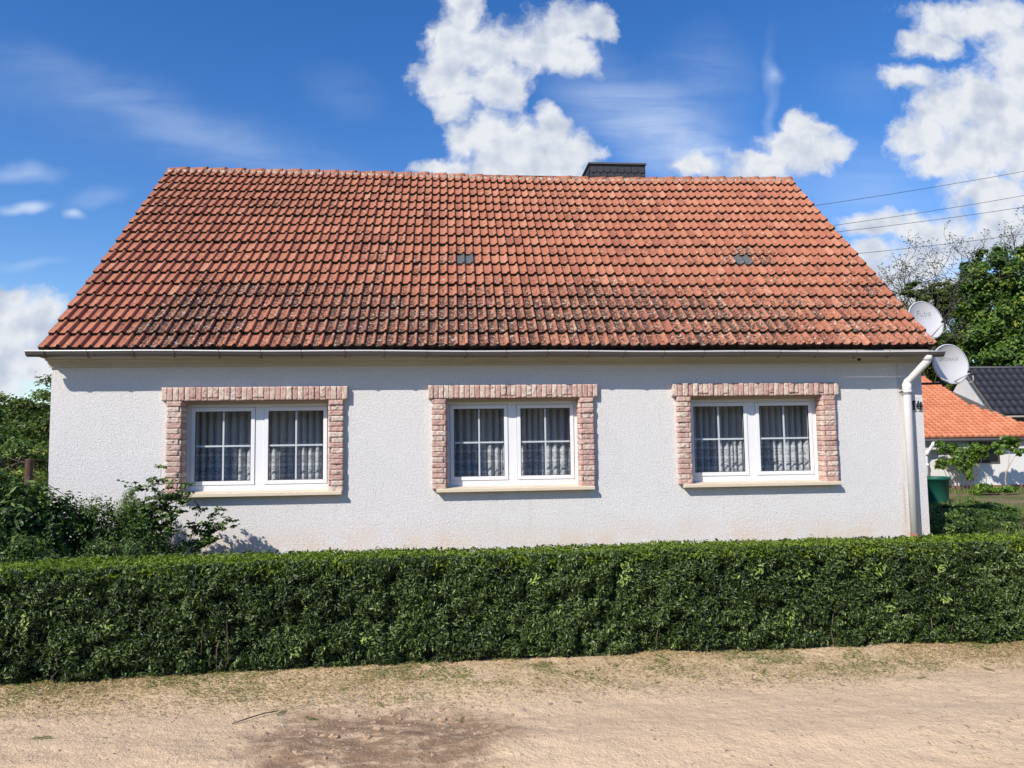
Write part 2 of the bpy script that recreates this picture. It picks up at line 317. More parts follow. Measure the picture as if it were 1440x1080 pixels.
# ------------------------------------------------------------------ object helpers
def tag(o, label=None, cat=None, group=None, kind=None):
    if label: o['label'] = label
    if cat: o['category'] = cat
    if group: o['group'] = group
    if kind: o['kind'] = kind
    return o
def empty(name, loc, label, cat, group=None, rz=0):
    o = bpy.data.objects.new(name, None); COL.objects.link(o); o.location = loc; o.rotation_euler.z = rz
    o.empty_display_size = .2
    return tag(o, label, cat, group)
def link(name, me, m, parent=None, world=True):
    o = bpy.data.objects.new(name, me); COL.objects.link(o)
    if m is not None:
        for k in (m if isinstance(m, (list, tuple)) else [m]): me.materials.append(k)
    if parent is not None:
        o.parent = parent
        if world:   # geometry was written in world coordinates
            o.matrix_parent_inverse = Matrix.Identity(4)
            loc = Vector((0, 0, 0)); q = parent; 
            while q is not None: loc += q.location; q = q.parent
            o.location = -loc
    return o
def npmesh(name, V, Fq, attrs=None, smooth=False, tri=False):
    """V (n,3); Fq (m,k) faces; attrs {name: per-vertex float array}"""
    me = bpy.data.meshes.new(name); V = np.asarray(V, dtype=np.float32); Fq = np.asarray(Fq, dtype=np.int32)
    k = Fq.shape[1]; me.vertices.add(len(V)); me.vertices.foreach_set('co', V.ravel())
    me.loops.add(Fq.size); me.loops.foreach_set('vertex_index', Fq.ravel())
    me.polygons.add(len(Fq)); me.polygons.foreach_set('loop_start', np.arange(0, Fq.size, k, dtype=np.int32))
    me.polygons.foreach_set('loop_total', np.full(len(Fq), k, dtype=np.int32))
    if smooth: me.polygons.foreach_set('use_smooth', np.ones(len(Fq), dtype=bool))
    me.update(calc_edges=True)
    for n, a in (attrs or {}).items():
        at = me.attributes.new(n, 'FLOAT', 'POINT'); at.data.foreach_set('value', np.asarray(a, dtype=np.float32))
    return me
def frommb(name, bm, smooth=False):
    me = bpy.data.meshes.new(name); bm.normal_update(); bm.to_mesh(me); bm.free()
    if smooth:
        for p in me.polygons: p.use_smooth = True
    return me
def box(bm, x0, x1, y0, y1, z0, z1, bev=0):
    vs = [bm.verts.new(c) for c in ((x0, y0, z0), (x1, y0, z0), (x1, y1, z0), (x0, y1, z0), (x0, y0, z1), (x1, y0, z1), (x1, y1, z1), (x0, y1, z1))]
    fs = [bm.faces.new([vs[i] for i in f]) for f in ((3, 2, 1, 0), (4, 5, 6, 7), (0, 1, 5, 4), (1, 2, 6, 5), (2, 3, 7, 6), (3, 0, 4, 7))]
    if bev: bmesh.ops.bevel(bm, geom=list({e for f in fs for e in f.edges}), offset=bev, segments=2, affect='EDGES', profile=.7)
def boxobj(name, dims, m, parent, bev=0):
    bm = bmesh.new()
    for d in (dims if isinstance(dims, list) else [dims]): box(bm, *d, bev=bev)
    return link(name, frommb(name, bm), m, parent)
def tube(bm, pts, rad, seg=10, cap=True):
    pts = [Vector(p) for p in pts]; n = len(pts); rings = []
    rads = rad if isinstance(rad, (list, tuple)) else [rad] * n
    ref = None
    for i, p in enumerate(pts):
        t = (pts[min(i + 1, n - 1)] - pts[max(i - 1, 0)]).normalized()
        if ref is None:
            ref = t.orthogonal().normalized()
        ref = (ref - t * ref.dot(t)).normalized(); b = t.cross(ref)
        rings.append([bm.verts.new(p + (ref * math.cos(2 * math.pi * k / seg) + b * math.sin(2 * math.pi * k / seg)) * rads[i]) for k in range(seg)])
    for a, b in zip(rings, rings[1:]):
        for k in range(seg):
            f = bm.faces.new((a[k], a[(k + 1) % seg], b[(k + 1) % seg], b[k])); f.smooth = True
    if cap and seg > 2:
        bm.faces.new(rings[0][::-1]); bm.faces.new(rings[-1])
def extr(bm, prof, x0, x1):
    """closed profile [(y,z)] swept along x, with caps"""
    a = [bm.verts.new((x0, y, z)) for y, z in prof]; b = [bm.verts.new((x1, y, z)) for y, z in prof]; n = len(prof)
    for k in range(n): bm.faces.new((a[k], a[(k + 1) % n], b[(k + 1) % n], b[k]))
    bm.faces.new(a[::-1]); bm.faces.new(b)
    bmesh.ops.recalc_face_normals(bm, faces=bm.faces[:])
def leaves(c, n, L, Wd, rnd, fold=.25, jitter=.6, up_=None):
    """c centres (N,3), n outward normals (N,3); each leaf a folded rhombus"""
    N = len(c); L = np.broadcast_to(L, N)[:, None]; Wd = np.broadcast_to(Wd, N)[:, None]
    nn = n + rng.normal(0, jitter, (N, 3)); nn /= np.linalg.norm(nn, axis=1, keepdims=True) + 1e-9
    d = rng.normal(0, 1, (N, 3))
    if up_ is not None: d = d * .6 + np.asarray(up_)
    d -= nn * (d * nn).sum(1, keepdims=True); d /= np.linalg.norm(d, axis=1, keepdims=True) + 1e-9
    s = np.cross(nn, d)
    V = np.empty((N, 4, 3)); V[:, 0] = c - d * L * .5; V[:, 2] = c + d * L * .5 - nn * L * .12
    V[:, 1] = c + s * Wd * .5 + nn * Wd * fold - d * L * .05; V[:, 3] = c - s * Wd * .5 + nn * Wd * fold - d * L * .05
    Fq = np.arange(N * 4).reshape(N, 4)
    tri = np.concatenate([Fq[:, [0, 1, 2]], Fq[:, [0, 2, 3]]])
    return V.reshape(-1, 3), tri, np.repeat(rnd, 4)
def leafmesh(name, parts):
    Vs, Fs, Rs, o = [], [], [], 0
    for V, Ft, r in parts: Vs.append(V); Fs.append(Ft + o); Rs.append(r); o += len(V)
    return npmesh(name, np.concatenate(Vs), np.concatenate(Fs), {'rnd': np.concatenate(Rs)})
def vnoise(x, y, seed=0, oct=4, f=1.0):
    out = np.zeros_like(x, dtype=float); a = 1.0
    for o in range(oct):
        X = x * f; Y = y * f; xi = np.floor(X).astype(np.int64); yi = np.floor(Y).astype(np.int64); u = X - xi; v = Y - yi
        u = u * u * (3 - 2 * u); v = v * v * (3 - 2 * v)
        def hsh(i, j):
            h = (i * 374761393 + j * 668265263 + (seed + o) * 974634777) & 0x7fffffff
            h = ((h ^ (h >> 13)) * 1274126177) & 0x7fffffff
            return ((h ^ (h >> 16)) & 0xffff) / 65535.0
        out += a * ((hsh(xi, yi) * (1 - u) + hsh(xi + 1, yi) * u) * (1 - v) + (hsh(xi, yi + 1) * (1 - u) + hsh(xi + 1, yi + 1) * u) * v - .5)
        a *= .5; f *= 2.03
    return out

# ------------------------------------------------------------------ ground
bm = bmesh.new()
v = [bm.verts.new(c) for c in ((-700, -700, -.03), (700, -700, -.03), (700, 900, -.03), (-700, 900, -.03))]; bm.faces.new(v)
tag(link('ground', frommb('ground', bm), M['soil']), kind='structure')
gx = np.concatenate([np.linspace(-60, -7.2, 60)[:-1], np.linspace(-7.2, 7.2, 760), np.linspace(7.2, 60, 60)[1:]])
gy = np.concatenate([np.linspace(-14, -9.3, 40)[:-1], np.linspace(-9.3, -4.2, 300)])
X, Y = np.meshgrid(gx, gy)
rut = .03 * np.exp(-((Y + 6.45) / .25) ** 2) * (.6 + vnoise(X, Y, 5, 2, .6)) - .022 * np.exp(-((Y + 7.2) / .35) ** 2)
damp = np.clip(1.1 - np.hypot((X + 1.35) / 1.1, (Y + 6.3) / .7), 0, 1)
Z = .02 + .030 * vnoise(X, Y, 1, 4, .8) + .010 * vnoise(X, Y * 1.5, 2, 3, 5) * (1 + 1.8 * damp) + .005 * vnoise(X, Y, 3, 2, 22) * (1 + damp) + rut + .015 * np.clip((Y + 5.5) / .5, 0, 1) * (.7 + vnoise(X, Y, 9, 3, 2.5))
Z = np.where(Y > -4.3, Z * .2, Z); Z = np.maximum(Z, -.012)
nx = len(gx); ny = len(gy); idx = np.arange(nx * ny).reshape(ny, nx)
Fq = np.stack([idx[:-1, :-1], idx[:-1, 1:], idx[1:, 1:], idx[1:, :-1]], -1).reshape(-1, 4)
tag(link('road', npmesh('road', np.stack([X, Y, Z], -1).reshape(-1, 3), Fq, smooth=True), M['sand']), kind='structure')
def gz(x, y):
    i = np.clip(np.searchsorted(gx, x), 0, nx - 1); j = np.clip(np.searchsorted(gy, y), 0, ny - 1)
    return Z[j, i]

# ------------------------------------------------------------------ the house
XL, XR, DEPTH, EZ = -6.27, 6.05, 8.0, 2.80
RY, RZ = 3.995, 6.93
house = empty('white_house', (0, 4, 0), 'long white roughcast cottage with weathered red tiled roof and three stone-framed windows', 'house')
WIN = []   # jl, jr (outer stone edges), header l, r, extra z
for jl, jr, hl, hr in ((-4.745, -2.388, -4.81, -2.332), (-1.183, 1.103, -1.229, 1.165), (2.31, 4.675, 2.249, 4.731)):
    WIN.append((jl, jr, hl, hr))
ZT, ZB, HT = 2.204, .963, 2.393
TH = .36
ops = [(jl + .195, jr - .195) for jl, jr, hl, hr in WIN]
# wall mesh with openings
bm = bmesh.new()
xs = [XL] + [x for o in ops for x in o] + [XR]; zs = [-.1, ZB - .02, ZT, 2.78]
def quad(*c): bm.faces.new([bm.verts.new(p) for p in c])
for yy_, flip in ((0, False), (TH, True)):
    for i in range(len(xs) - 1):
        for j in range(3):
            if i % 2 == 1 and j == 1: continue
            c = [(xs[i], yy_, zs[j]), (xs[i + 1], yy_, zs[j]), (xs[i + 1], yy_, zs[j + 1]), (xs[i], yy_, zs[j + 1])]
            quad(*(c[::-1] if flip else c))
for a, b in ops:
    z0, z1 = ZB - .02, ZT
    quad((a, 0, z0), (a, 0, z1), (a, TH, z1), (a, TH, z0)); quad((b, 0, z0), (b, TH, z0), (b, TH, z1), (b, 0, z1))
    quad((a, 0, z1), (b, 0, z1), (b, TH, z1), (a, TH, z1)); quad((a, 0, z0), (a, TH, z0), (b, TH, z0), (b, 0, z0))
for x, s in ((XL, -1), (XR, 1)):
    c = [(x, 0, -.1), (x, DEPTH, -.1), (x, DEPTH, 2.78), (x, RY, RZ - .12), (x, 0, 2.78)]
    quad(*(c if s > 0 else c[::-1]))
quad((XL, DEPTH, -.1), (XL, DEPTH, 2.78), (XR, DEPTH, 2.78), (XR, DEPTH, -.1))
link('wall', frommb('wall', bm), M['plaster'], house)
boxobj('room', [(XL + .02, XR - .02, TH + .002, TH + .01, 0.0, ZB - .05)], M['room'], house)
bm = bmesh.new()   # interior lining: floor, ceiling, back partition, side partitions
for a in ((XL + .05, XR - .05, TH + .02, 3.6, .02, .05), (XL + .05, XR - .05, TH + .02, 3.6, 2.55, 2.58), (XL + .05, XR - .05, 3.6, 3.65, .02, 2.58),
          (-1.9, -1.85, TH + .02, 3.6, .05, 2.55), (1.75, 1.8, TH + .02, 3.6, .05, 2.55), (XL + .05, XL + .1, TH + .02, 3.6, .05, 2.55), (XR - .1, XR - .05, TH + .02, 3.6, .05, 2.55)): box(bm, *a)
rm = bpy.data.objects['room']; old = rm.data; rm.data = frommb('room', bm); rm.data.materials.append(M['room']); bpy.data.meshes.remove(old)

# cornice and soffit
bm = bmesh.new()
prof = [(.0, 2.675), (-.03, 2.675), (-.035, 2.712), (-.07, 2.725), (-.08, 2.75), (-.15, 2.76), (-.15, 2.778), (-.27, 2.785), (-.27, 2.84), (.0, 2.86)]
extr(bm, prof, XL - .02, XR + .02)
link('cornice', frommb('cornice', bm), M['cream'], house)

# roof tiles
E0 = np.array([0, -.30, 2.885]); RD = np.array([0, RY, RZ]) - E0; SL = np.linalg.norm(RD); dd = RD / SL; nv = np.array([0, -dd[2], dd[1]])
NR, XW = 18, .1402
TXL, TXR = -6.29, 6.10
NC = int(round((TXR - TXL) / XW)); XW = (TXR - TXL) / NC
def sag(x, t):   # the ridge dips a little to the right of the middle, and the battens wave
    return -t * .062 * np.exp(-((x - 1.3) / 2.9) ** 2) + .010 * vnoise(x * 1.0, t * 6.0, 21, 2, .8) - t * .01
spr = np.array([0, .12, .28, .42, .54, .62, .70, .78, .86, .93, .985, 1.0])
hpr = np.array([.003, .000, .0, .0005, .003, .010, .021, .0275, .028, .022, .007, -.003]) * 1.5
mossblob = [(-4.97, 16.6, .8, 2.6, .9), (-3.45, 14.4, .9, 1.3, .8), (-1.64, 16.9, 1.6, 1.7, .55), (-.1, 16.8, 2.4, 1.9, .65), (2.9, 15.6, 2.2, 2.4, .45), (4.15, 10.4, .42, .9, 1.3), (-.68, 10.6, .3, .6, 1.0), (-5.95, 2.2, .25, 2.2, .5), (1.3, 14.8, 1.8, 2.2, .35), (-3.6, 5.8, .9, 1.4, .35), (5.6, 14, .9, 3.5, .25), (-2.2, 9.5, .5, 1.6, .4), (-4.5, 9.6, .7, 1.5, .3)]
def moss_at(x, r):
    m_ = .02 + .42 * np.clip((r - 7.5) / 9, 0, 1) ** 1.3 + .5 * vnoise(x, r * .25, 33, 3, .9)
    for bx, br, rx_, rr, a in mossblob: m_ = m_ + a * np.exp(-((x - bx) / rx_) ** 2 - ((r - br) / rr) ** 2)
    clean = np.exp(-np.clip((x + 5.35) / .35, 0, 9) ** 2) * np.clip((r - 9) / 3, 0, 1)
    return np.clip(m_ - .7 * clean, -.4, 1.5)
GL = {(39, 11), (40, 11), (73, 11)}
GL = {(int((-.72 - TXL) / XW), 11), (int((-.72 - TXL) / XW) + 1, 11), (int((3.98 - TXL) / XW), 11), (int((3.98 - TXL) / XW) + 1, 11)}
Vs, Fs, A, Mo, Ed, Pn, gV, gF = [], [], [], [], [], [], [], []
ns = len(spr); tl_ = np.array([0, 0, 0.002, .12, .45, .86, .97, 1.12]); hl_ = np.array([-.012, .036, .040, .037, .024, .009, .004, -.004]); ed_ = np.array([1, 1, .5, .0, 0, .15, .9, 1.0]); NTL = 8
patt = np.array([(j * ns + i, j * ns + i + 1, (j + 1) * ns + i + 1, (j + 1) * ns + i) for j in range(NTL - 1) for i in range(ns - 1)])
off = 0; goff = 0
for r in range(1, NR + 1):      # r=1 top course, r=18 at the gutter
    s0 = (NR - r) * SL / NR
    rowj = rng.normal(0, .004); xo = rng.normal(0, .004)
    for c in range(NC):
        x = TXL + c * XW + xo + spr * XW + rng.normal(0, .0025); dz = rng.normal(0, .0025); ds = rng.normal(0, .005) + rowj; tw = rng.normal(0, .004)
        Sv = s0 + tl_[:, None] * (SL / NR) + ds + (0 * x)[None, :] + tw * (spr - .5)[None, :] * 2
        Sv = np.minimum(Sv, SL)
        H = hpr[None, :] * np.ones(NTL)[:, None] + hl_[:, None] + dz
        H[0] = np.where(hpr > .01, hpr * .3 - .004, -.012)
        X_ = np.broadcast_to(x, Sv.shape); sg = sag(X_, Sv / SL)
        Pt = E0 + Sv[..., None] * dd + H[..., None] * nv; Pt[..., 0] = X_; Pt[..., 2] += sg
        if (c, r) in GL:
            gV.append(Pt.reshape(-1, 3)); gF.append(patt + goff); goff += NTL * ns; continue
        Vs.append(Pt.reshape(-1, 3)); Fs.append(patt + off); off += NTL * ns
        A.append(np.full(NTL * ns, np.clip(rng.normal(.5, .22), 0, 1)))
        Mo.append(np.full(NTL * ns, moss_at(np.array([x[5]]), np.array([float(r)]))[0] + rng.normal(0, .16)))
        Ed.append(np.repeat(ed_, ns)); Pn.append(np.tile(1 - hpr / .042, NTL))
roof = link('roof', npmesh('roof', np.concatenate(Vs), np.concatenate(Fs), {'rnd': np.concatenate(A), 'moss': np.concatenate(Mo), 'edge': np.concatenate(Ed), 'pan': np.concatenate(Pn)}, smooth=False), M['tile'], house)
M['gtile'] = simple('dull_glass_tile', (.12, .12, .115), .3, .5, 30)
for k, (a, b) in enumerate(zip(gV, gF)):
    link('glass_tile', npmesh('glass_tile', a, b - b.min()), M['gtile'], roof)
# underlay closes the roof to light; rear slope
bm = bmesh.new()
o_ = -.035
c = [(XL + .01, E0[1] + .05, E0[2] + o_ - .02), (XR - .01, E0[1] + .05, E0[2] + o_ - .02), (XR - .01, RY, RZ + o_ - .09), (XL + .01, RY, RZ + o_ - .09)]
quad(*c)
quad((XL - .02, RY, RZ - .02), (XR + .04, RY, RZ - .02), (XR + .04, DEPTH + .3, 2.8), (XL - .02, DEPTH + .3, 2.8))
link('underlay', frommb('underlay', bm), M['nb_dark'], roof)
# verge boards
for x0, x1 in ((TXL + .012, TXL + .035), (TXR - .04, TXR - .016)):
    bm = bmesh.new(); a = E0 - nv * .012; b = E0 + dd * (SL - .02) - nv * .03; h = nv * .09
    pr = [(a[1], a[2]), (b[1], b[2]), ((b - h)[1], (b - h)[2]), ((a - h)[1], (a - h)[2])]
    extr(bm, pr, x0, x1); link('verge_board', frommb('verge_board', bm), M['cream'], roof)
# ridge: overlapping half-round caps on mortar
Vs, Fs, A, Mo, off = [], [], [], [], 0
npcs = 35; pl = (TXR - TXL + .02) / npcs; na = 9
for k in range(npcs):
    x0 = TXL - .01 + k * pl; jz = rng.normal(0, .005); ra = rng.normal(.102, .003)
    for q, (xx, rr) in enumerate(((x0 - .0, ra * .9), (x0 + pl * .8, ra * 1.03), (x0 + pl + .03, ra * 1.1), (x0 + pl + .03, ra * .96))):
        an = np.linspace(-.15, math.pi + .15, na)
        t_ = float(sag(np.array([xx]), np.array([1.0]))[0])
        tilt = .012 * (xx - x0) / pl
        Vs.append(np.stack([np.full(na, xx), RY + .02 - np.cos(an) * rr, RZ - .055 + np.sin(an) * rr * .9 + jz + t_ + tilt], -1))
    for q in range(3):
        for i in range(na - 1): Fs.append((off + q * na + i, off + q * na + i + 1, off + (q + 1) * na + i + 1, off + (q + 1) * na + i))
    off += 4 * na; A += [np.clip(rng.normal(.3, .25), 0, 1)] * (4 * na); Mo += [rng.uniform(.2, .7)] * (4 * na)
link('ridge_cap', npmesh('ridge_cap', np.concatenate(Vs), np.array(Fs), {'rnd': A, 'moss': Mo, 'edge': np.zeros(off), 'pan': np.zeros(off)}), M['tile'], roof)
n_ = 500; xx = np.linspace(TXL, TXR, n_); Vs = []
for a_, h_ in ((-.125, -.125), (-.118, -.055), (-.06, -.02)):
    Vs.append(np.stack([xx, RY + a_ + .006 * rng.normal(size=n_), RZ + h_ + sag(xx, np.ones(n_)) + .008 * rng.normal(size=n_)], -1))
ii = np.arange(n_ - 1); Fs = np.concatenate([np.stack([ii + q * n_, ii + 1 + q * n_, ii + 1 + (q + 1) * n_, ii + (q + 1) * n_], -1) for q in range(2)])
link('ridge_mortar', npmesh('ridge_mortar', np.concatenate(Vs), Fs), M['mortar'], roof)
# chimney, slate clad
cx0, cx1, cy0, cy1 = 2.0, 3.17, 4.35, 5.05
ch = boxobj('chimney', (cx0, cx1, cy0, cy1, 5.6, 7.30), M['slate'], roof)
bm = bmesh.new()
w_ = .145
for row in range(5):
    for k in range(9):
        x0 = cx0 + .004 + (k - .5 * (row % 2)) * w_; x1 = x0 + w_ - .008
        x0 = max(x0, cx0 + .002); x1 = min(x1, cx1 - .002)
        if x1 - x0 < .03: continue
        zt = 7.265 - row * .125; zb_ = zt - .135; ch_ = .03 if x1 - x0 > .09 else .005
        y_ = cy0 - .010
        pts = [(x0, y_ - .008, zb_ + ch_), (x0 + ch_, y_ - .010, zb_), (x1 - ch_, y_ - .010, zb_), (x1, y_ - .008, zb_ + ch_), (x1, y_ + .006, zt), (x0, y_ + .006, zt)]
        f1 = [bm.verts.new(p) for p in pts]; bm.faces.new(f1)
for row in range(5):
    for k in range(5):
        y0 = cy0 + .004 + (k - .5 * (row % 2)) * w_; y1 = min(y0 + w_ - .008, cy1); y0 = max(y0, cy0)
        if y1 - y0 < .03: continue
        zt = 7.265 - row * .125; zb_ = zt - .135
        bm.faces.new([bm.verts.new(p) for p in ((cx0 - .018, y1, zb_), (cx0 - .018, y0, zb_), (cx0 - .004, y0, zt), (cx0 - .004, y1, zt))])
link('slate_cladding', frommb('slate_cladding', bm), M['slate'], ch)
boxobj('chimney_cap', (cx0 - .035, cx1 + .02, cy0 - .04, cy1 + .04, 7.302, 7.335), M['slate_cap'], ch)

# gutter, falling slightly to the right
gut = link('gutter', None or bpy.data.meshes.new('gutter'), M['zinc'], house)
def gut_z(x): return 2.852 - (x + 6.3) * .0052 + .004 * math.sin(x * 2.3)
bm = bmesh.new(); GX0, GX1, GY, GR = -6.40, 6.16, -.345, .068
prev = None; nseg = 60
for i in range(nseg + 1):
    x = GX0 + (GX1 - GX0) * i / nseg; z = gut_z(x); ring = []
    for k in range(11):
        a = math.pi + math.pi * k / 10
        ring.append(bm.verts.new((x, GY + math.cos(a) * GR, z + math.sin(a) * GR)))
    for k in range(10, -1, -1):
        a = math.pi + math.pi * k / 10
        ring.append(bm.verts.new((x, GY + math.cos(a) * (GR - .004), z + math.sin(a) * (GR - .004))))
    if prev:
        for k in range(22): bm.faces.new((prev[k], prev[(k + 1) % 22], ring[(k + 1) % 22], ring[k]))
    if i in (0, nseg):
        bm.faces.new(ring[:11])
    prev = ring
bmesh.ops.recalc_face_normals(bm, faces=bm.faces[:])
bm.to_mesh(gut.data); bm.free()
M['zinc_glint'] = simple('zinc_edge_painted_glint', (.70, .68, .66), .35, .1, 4, 0, .2)  # sun glint on the gutter lip, put into a lighter base colour
bm = bmesh.new(); tube(bm, [(GX0 + (GX1 - GX0) * i / 40, GY - GR - .002, gut_z(GX0 + (GX1 - GX0) * i / 40) + .004) for i in range(41)], .0115, 8)
link('rolled_lip', frommb('rolled_lip', bm), M['zinc_glint'], gut)
for i in range(23):
    x = -6.16 + i * .548 + random.uniform(-.03, .03); z = gut_z(x); bm = bmesh.new()
    for dx in (0,):
        pts = [(x + .012 * math.sin(k), GY + math.cos(math.pi + math.pi * k / 10) * (GR + .005), z + math.sin(math.pi + math.pi * k / 10) * (GR + .005)) for k in range(11)]
        pts = [(x, GY - GR - .012, z + .02)] + pts + [(x, GY + GR + .01, z + .015)]
        tube(bm, pts, .0065, 5)
    link('gutter_bracket', frommb('gutter_bracket', bm), M['rust'], gut)
# downpipe with swan neck
bm = bmesh.new(); PR = .056
gx_ = 5.93; zc = gut_z(gx_)
path = [(gx_, -.345, zc - .06), (gx_, -.345, 2.69), (gx_ - .005, -.335, 2.665), (gx_ - .04, -.30, 2.61), (5.80, -.135, 2.44), (5.765, -.10, 2.40), (5.755, -.095, 2.36), (5.755, -.095, .17)]
tube(bm, path, [PR * .95, PR, PR, PR, PR, PR, PR, PR], 18)
for z0, z1 in ((2.675, 2.745),): tube(bm, [(gx_, -.345, z0), (gx_, -.345, z1)], PR * 1.12, 18)
tube(bm, [(5.755, -.095, 2.20), (5.755, -.095, 2.36)], PR * 1.1, 18)
tube(bm, [(5.755, -.095, 2.225), (5.755, -.095, 2.26)], PR * 1.2, 18)
pipe = link('downpipe', frommb('downpipe', bm), M['pipe'], house)
bm = bmesh.new(); tube(bm, [(5.755, -.095, -.02), (5.755, -.095, .19)], .062, 16)
link('pipe_foot', frommb('pipe_foot', bm), M['brown_pipe'], pipe)
bm = bmesh.new(); tube(bm, [(5.68, -.10, 2.24), (5.665, -.10, 2.24)], .016, 8); tube(bm, [(5.70, -.10, 2.24), (5.70, .01, 2.24)], .008, 6)
link('pipe_clamp', frommb('pipe_clamp', bm), M['iron'], pipe)
bm = bmesh.new(); tube(bm, [(5.02, -.12, 2.715), (5.02, -.16, 2.715)], .02, 8); link('vent_plug', frommb('vent_plug', bm), M['iron'], house)

# house number 14 in wrought iron
bm = bmesh.new()
def stroke(pts, w, y=-.02, t=.012, x0=0, z0=0):
    for (a, b), (c_, d_) in zip(pts, pts[1:]):
        A_ = Vector((a, 0, b)); B_ = Vector((c_, 0, d_)); dr = (B_ - A_).normalized(); n_2 = Vector((-dr.z, 0, dr.x)) * w * .5; A_ -= dr * w * .2; B_ += dr * w * .2
        cs = [A_ - n_2, B_ - n_2, B_ + n_2, A_ + n_2]
        f_ = [bm.verts.new((p.x + x0, y - t, p.z + z0)) for p in cs]; k_ = [bm.verts.new((p.x + x0, y, p.z + z0)) for p in cs]
        bm.faces.new(f_)
        for i in range(4): bm.faces.new((f_[i], k_[i], k_[(i + 1) % 4], f_[(i + 1) % 4]))
stroke([(.0, .085), (.03, .12), (.03, 0)], .022, x0=5.865, z0=1.985); stroke([(0.0, 0), (.06, 0)], .014, x0=5.865, z0=1.985)
stroke([(.035, .12), (.0, .04), (.095, .04)], .018, x0=5.935, z0=1.985); stroke([(.072, .105), (.055, .0)], .02, x0=5.935, z0=1.985); stroke([(.025, .0), (.085, 0)], .014, x0=5.935, z0=1.985)
bmesh.ops.recalc_face_normals(bm, faces=bm.faces[:])
link('house_number', frommb('house_number', bm), M['iron'], house)

# ------------------------------------------------------------------ windows
def stoneblock(parts, x0, x1, y0, y1, z0, z1, face='front'):
    """split-face stone: gridded rough front on a box. y0 is the front."""
    g = .0022; x0 += g; x1 -= g; z0 += g; z1 -= g
    nu, nv_ = (9, 5) if (x1 - x0) > (z1 - z0) else (5, 9)
    if face == 'front':
        u = np.linspace(x0, x1, nu); w = np.linspace(z0, z1, nv_); U, Wv = np.meshgrid(u, w)
        edge = np.zeros_like(U); edge[1:-1, 1:-1] = 1
        D = y0 - .014 - rng.uniform(0, .004) + rng.normal(0, .0055, U.shape) * (.25 + .75 * edge) + rng.normal(0, .004)
        FV = np.stack([U + rng.normal(0, .002, U.shape) * edge, D, Wv + rng.normal(0, .002, U.shape) * edge], -1)
        back = np.stack([U, np.full_like(U, y1), Wv], -1)
    else:   # faces along +-x; x0 is the exposed face
        s = 1 if face == 'right' else -1
        xe, xb = (x1, x0) if s > 0 else (x0, x1)
        u = np.linspace(y0 + g, y1 - g, nu); w = np.linspace(z0, z1, nv_); U, Wv = np.meshgrid(u, w)
        edge = np.zeros_like(U); edge[1:-1, 1:-1] = 1
        D = xe + s * (.004 + rng.uniform(0, .014, U.shape)) * edge
        FV = np.stack([D, U, Wv], -1); back = np.stack([np.full_like(U, xb), U, Wv], -1)
    V = np.concatenate([FV.reshape(-1, 3), back.reshape(-1, 3)]); n1 = nu * nv_
    id_ = np.arange(n1).reshape(nv_, nu)
    f = [(id_[j, i], id_[j, i + 1], id_[j + 1, i + 1], id_[j + 1, i]) for j in range(nv_ - 1) for i in range(nu - 1)]
    ring = list(id_[0, :]) + list(id_[1:, -1]) + list(id_[-1, ::-1][1:]) + list(id_[::-1, 0][1:-1])
    for a, b in zip(ring, ring[1:] + ring[:1]): f.append((a, a + n1, b + n1, b))
    parts.append((V, np.array(f)))
FY = .17      # window frame plane
labels = ['net curtain with lace hem behind the window nearest the rose bush', 'net curtain with lace hem behind the middle window', 'net curtain with lace hem behind the window nearest the downpipe']
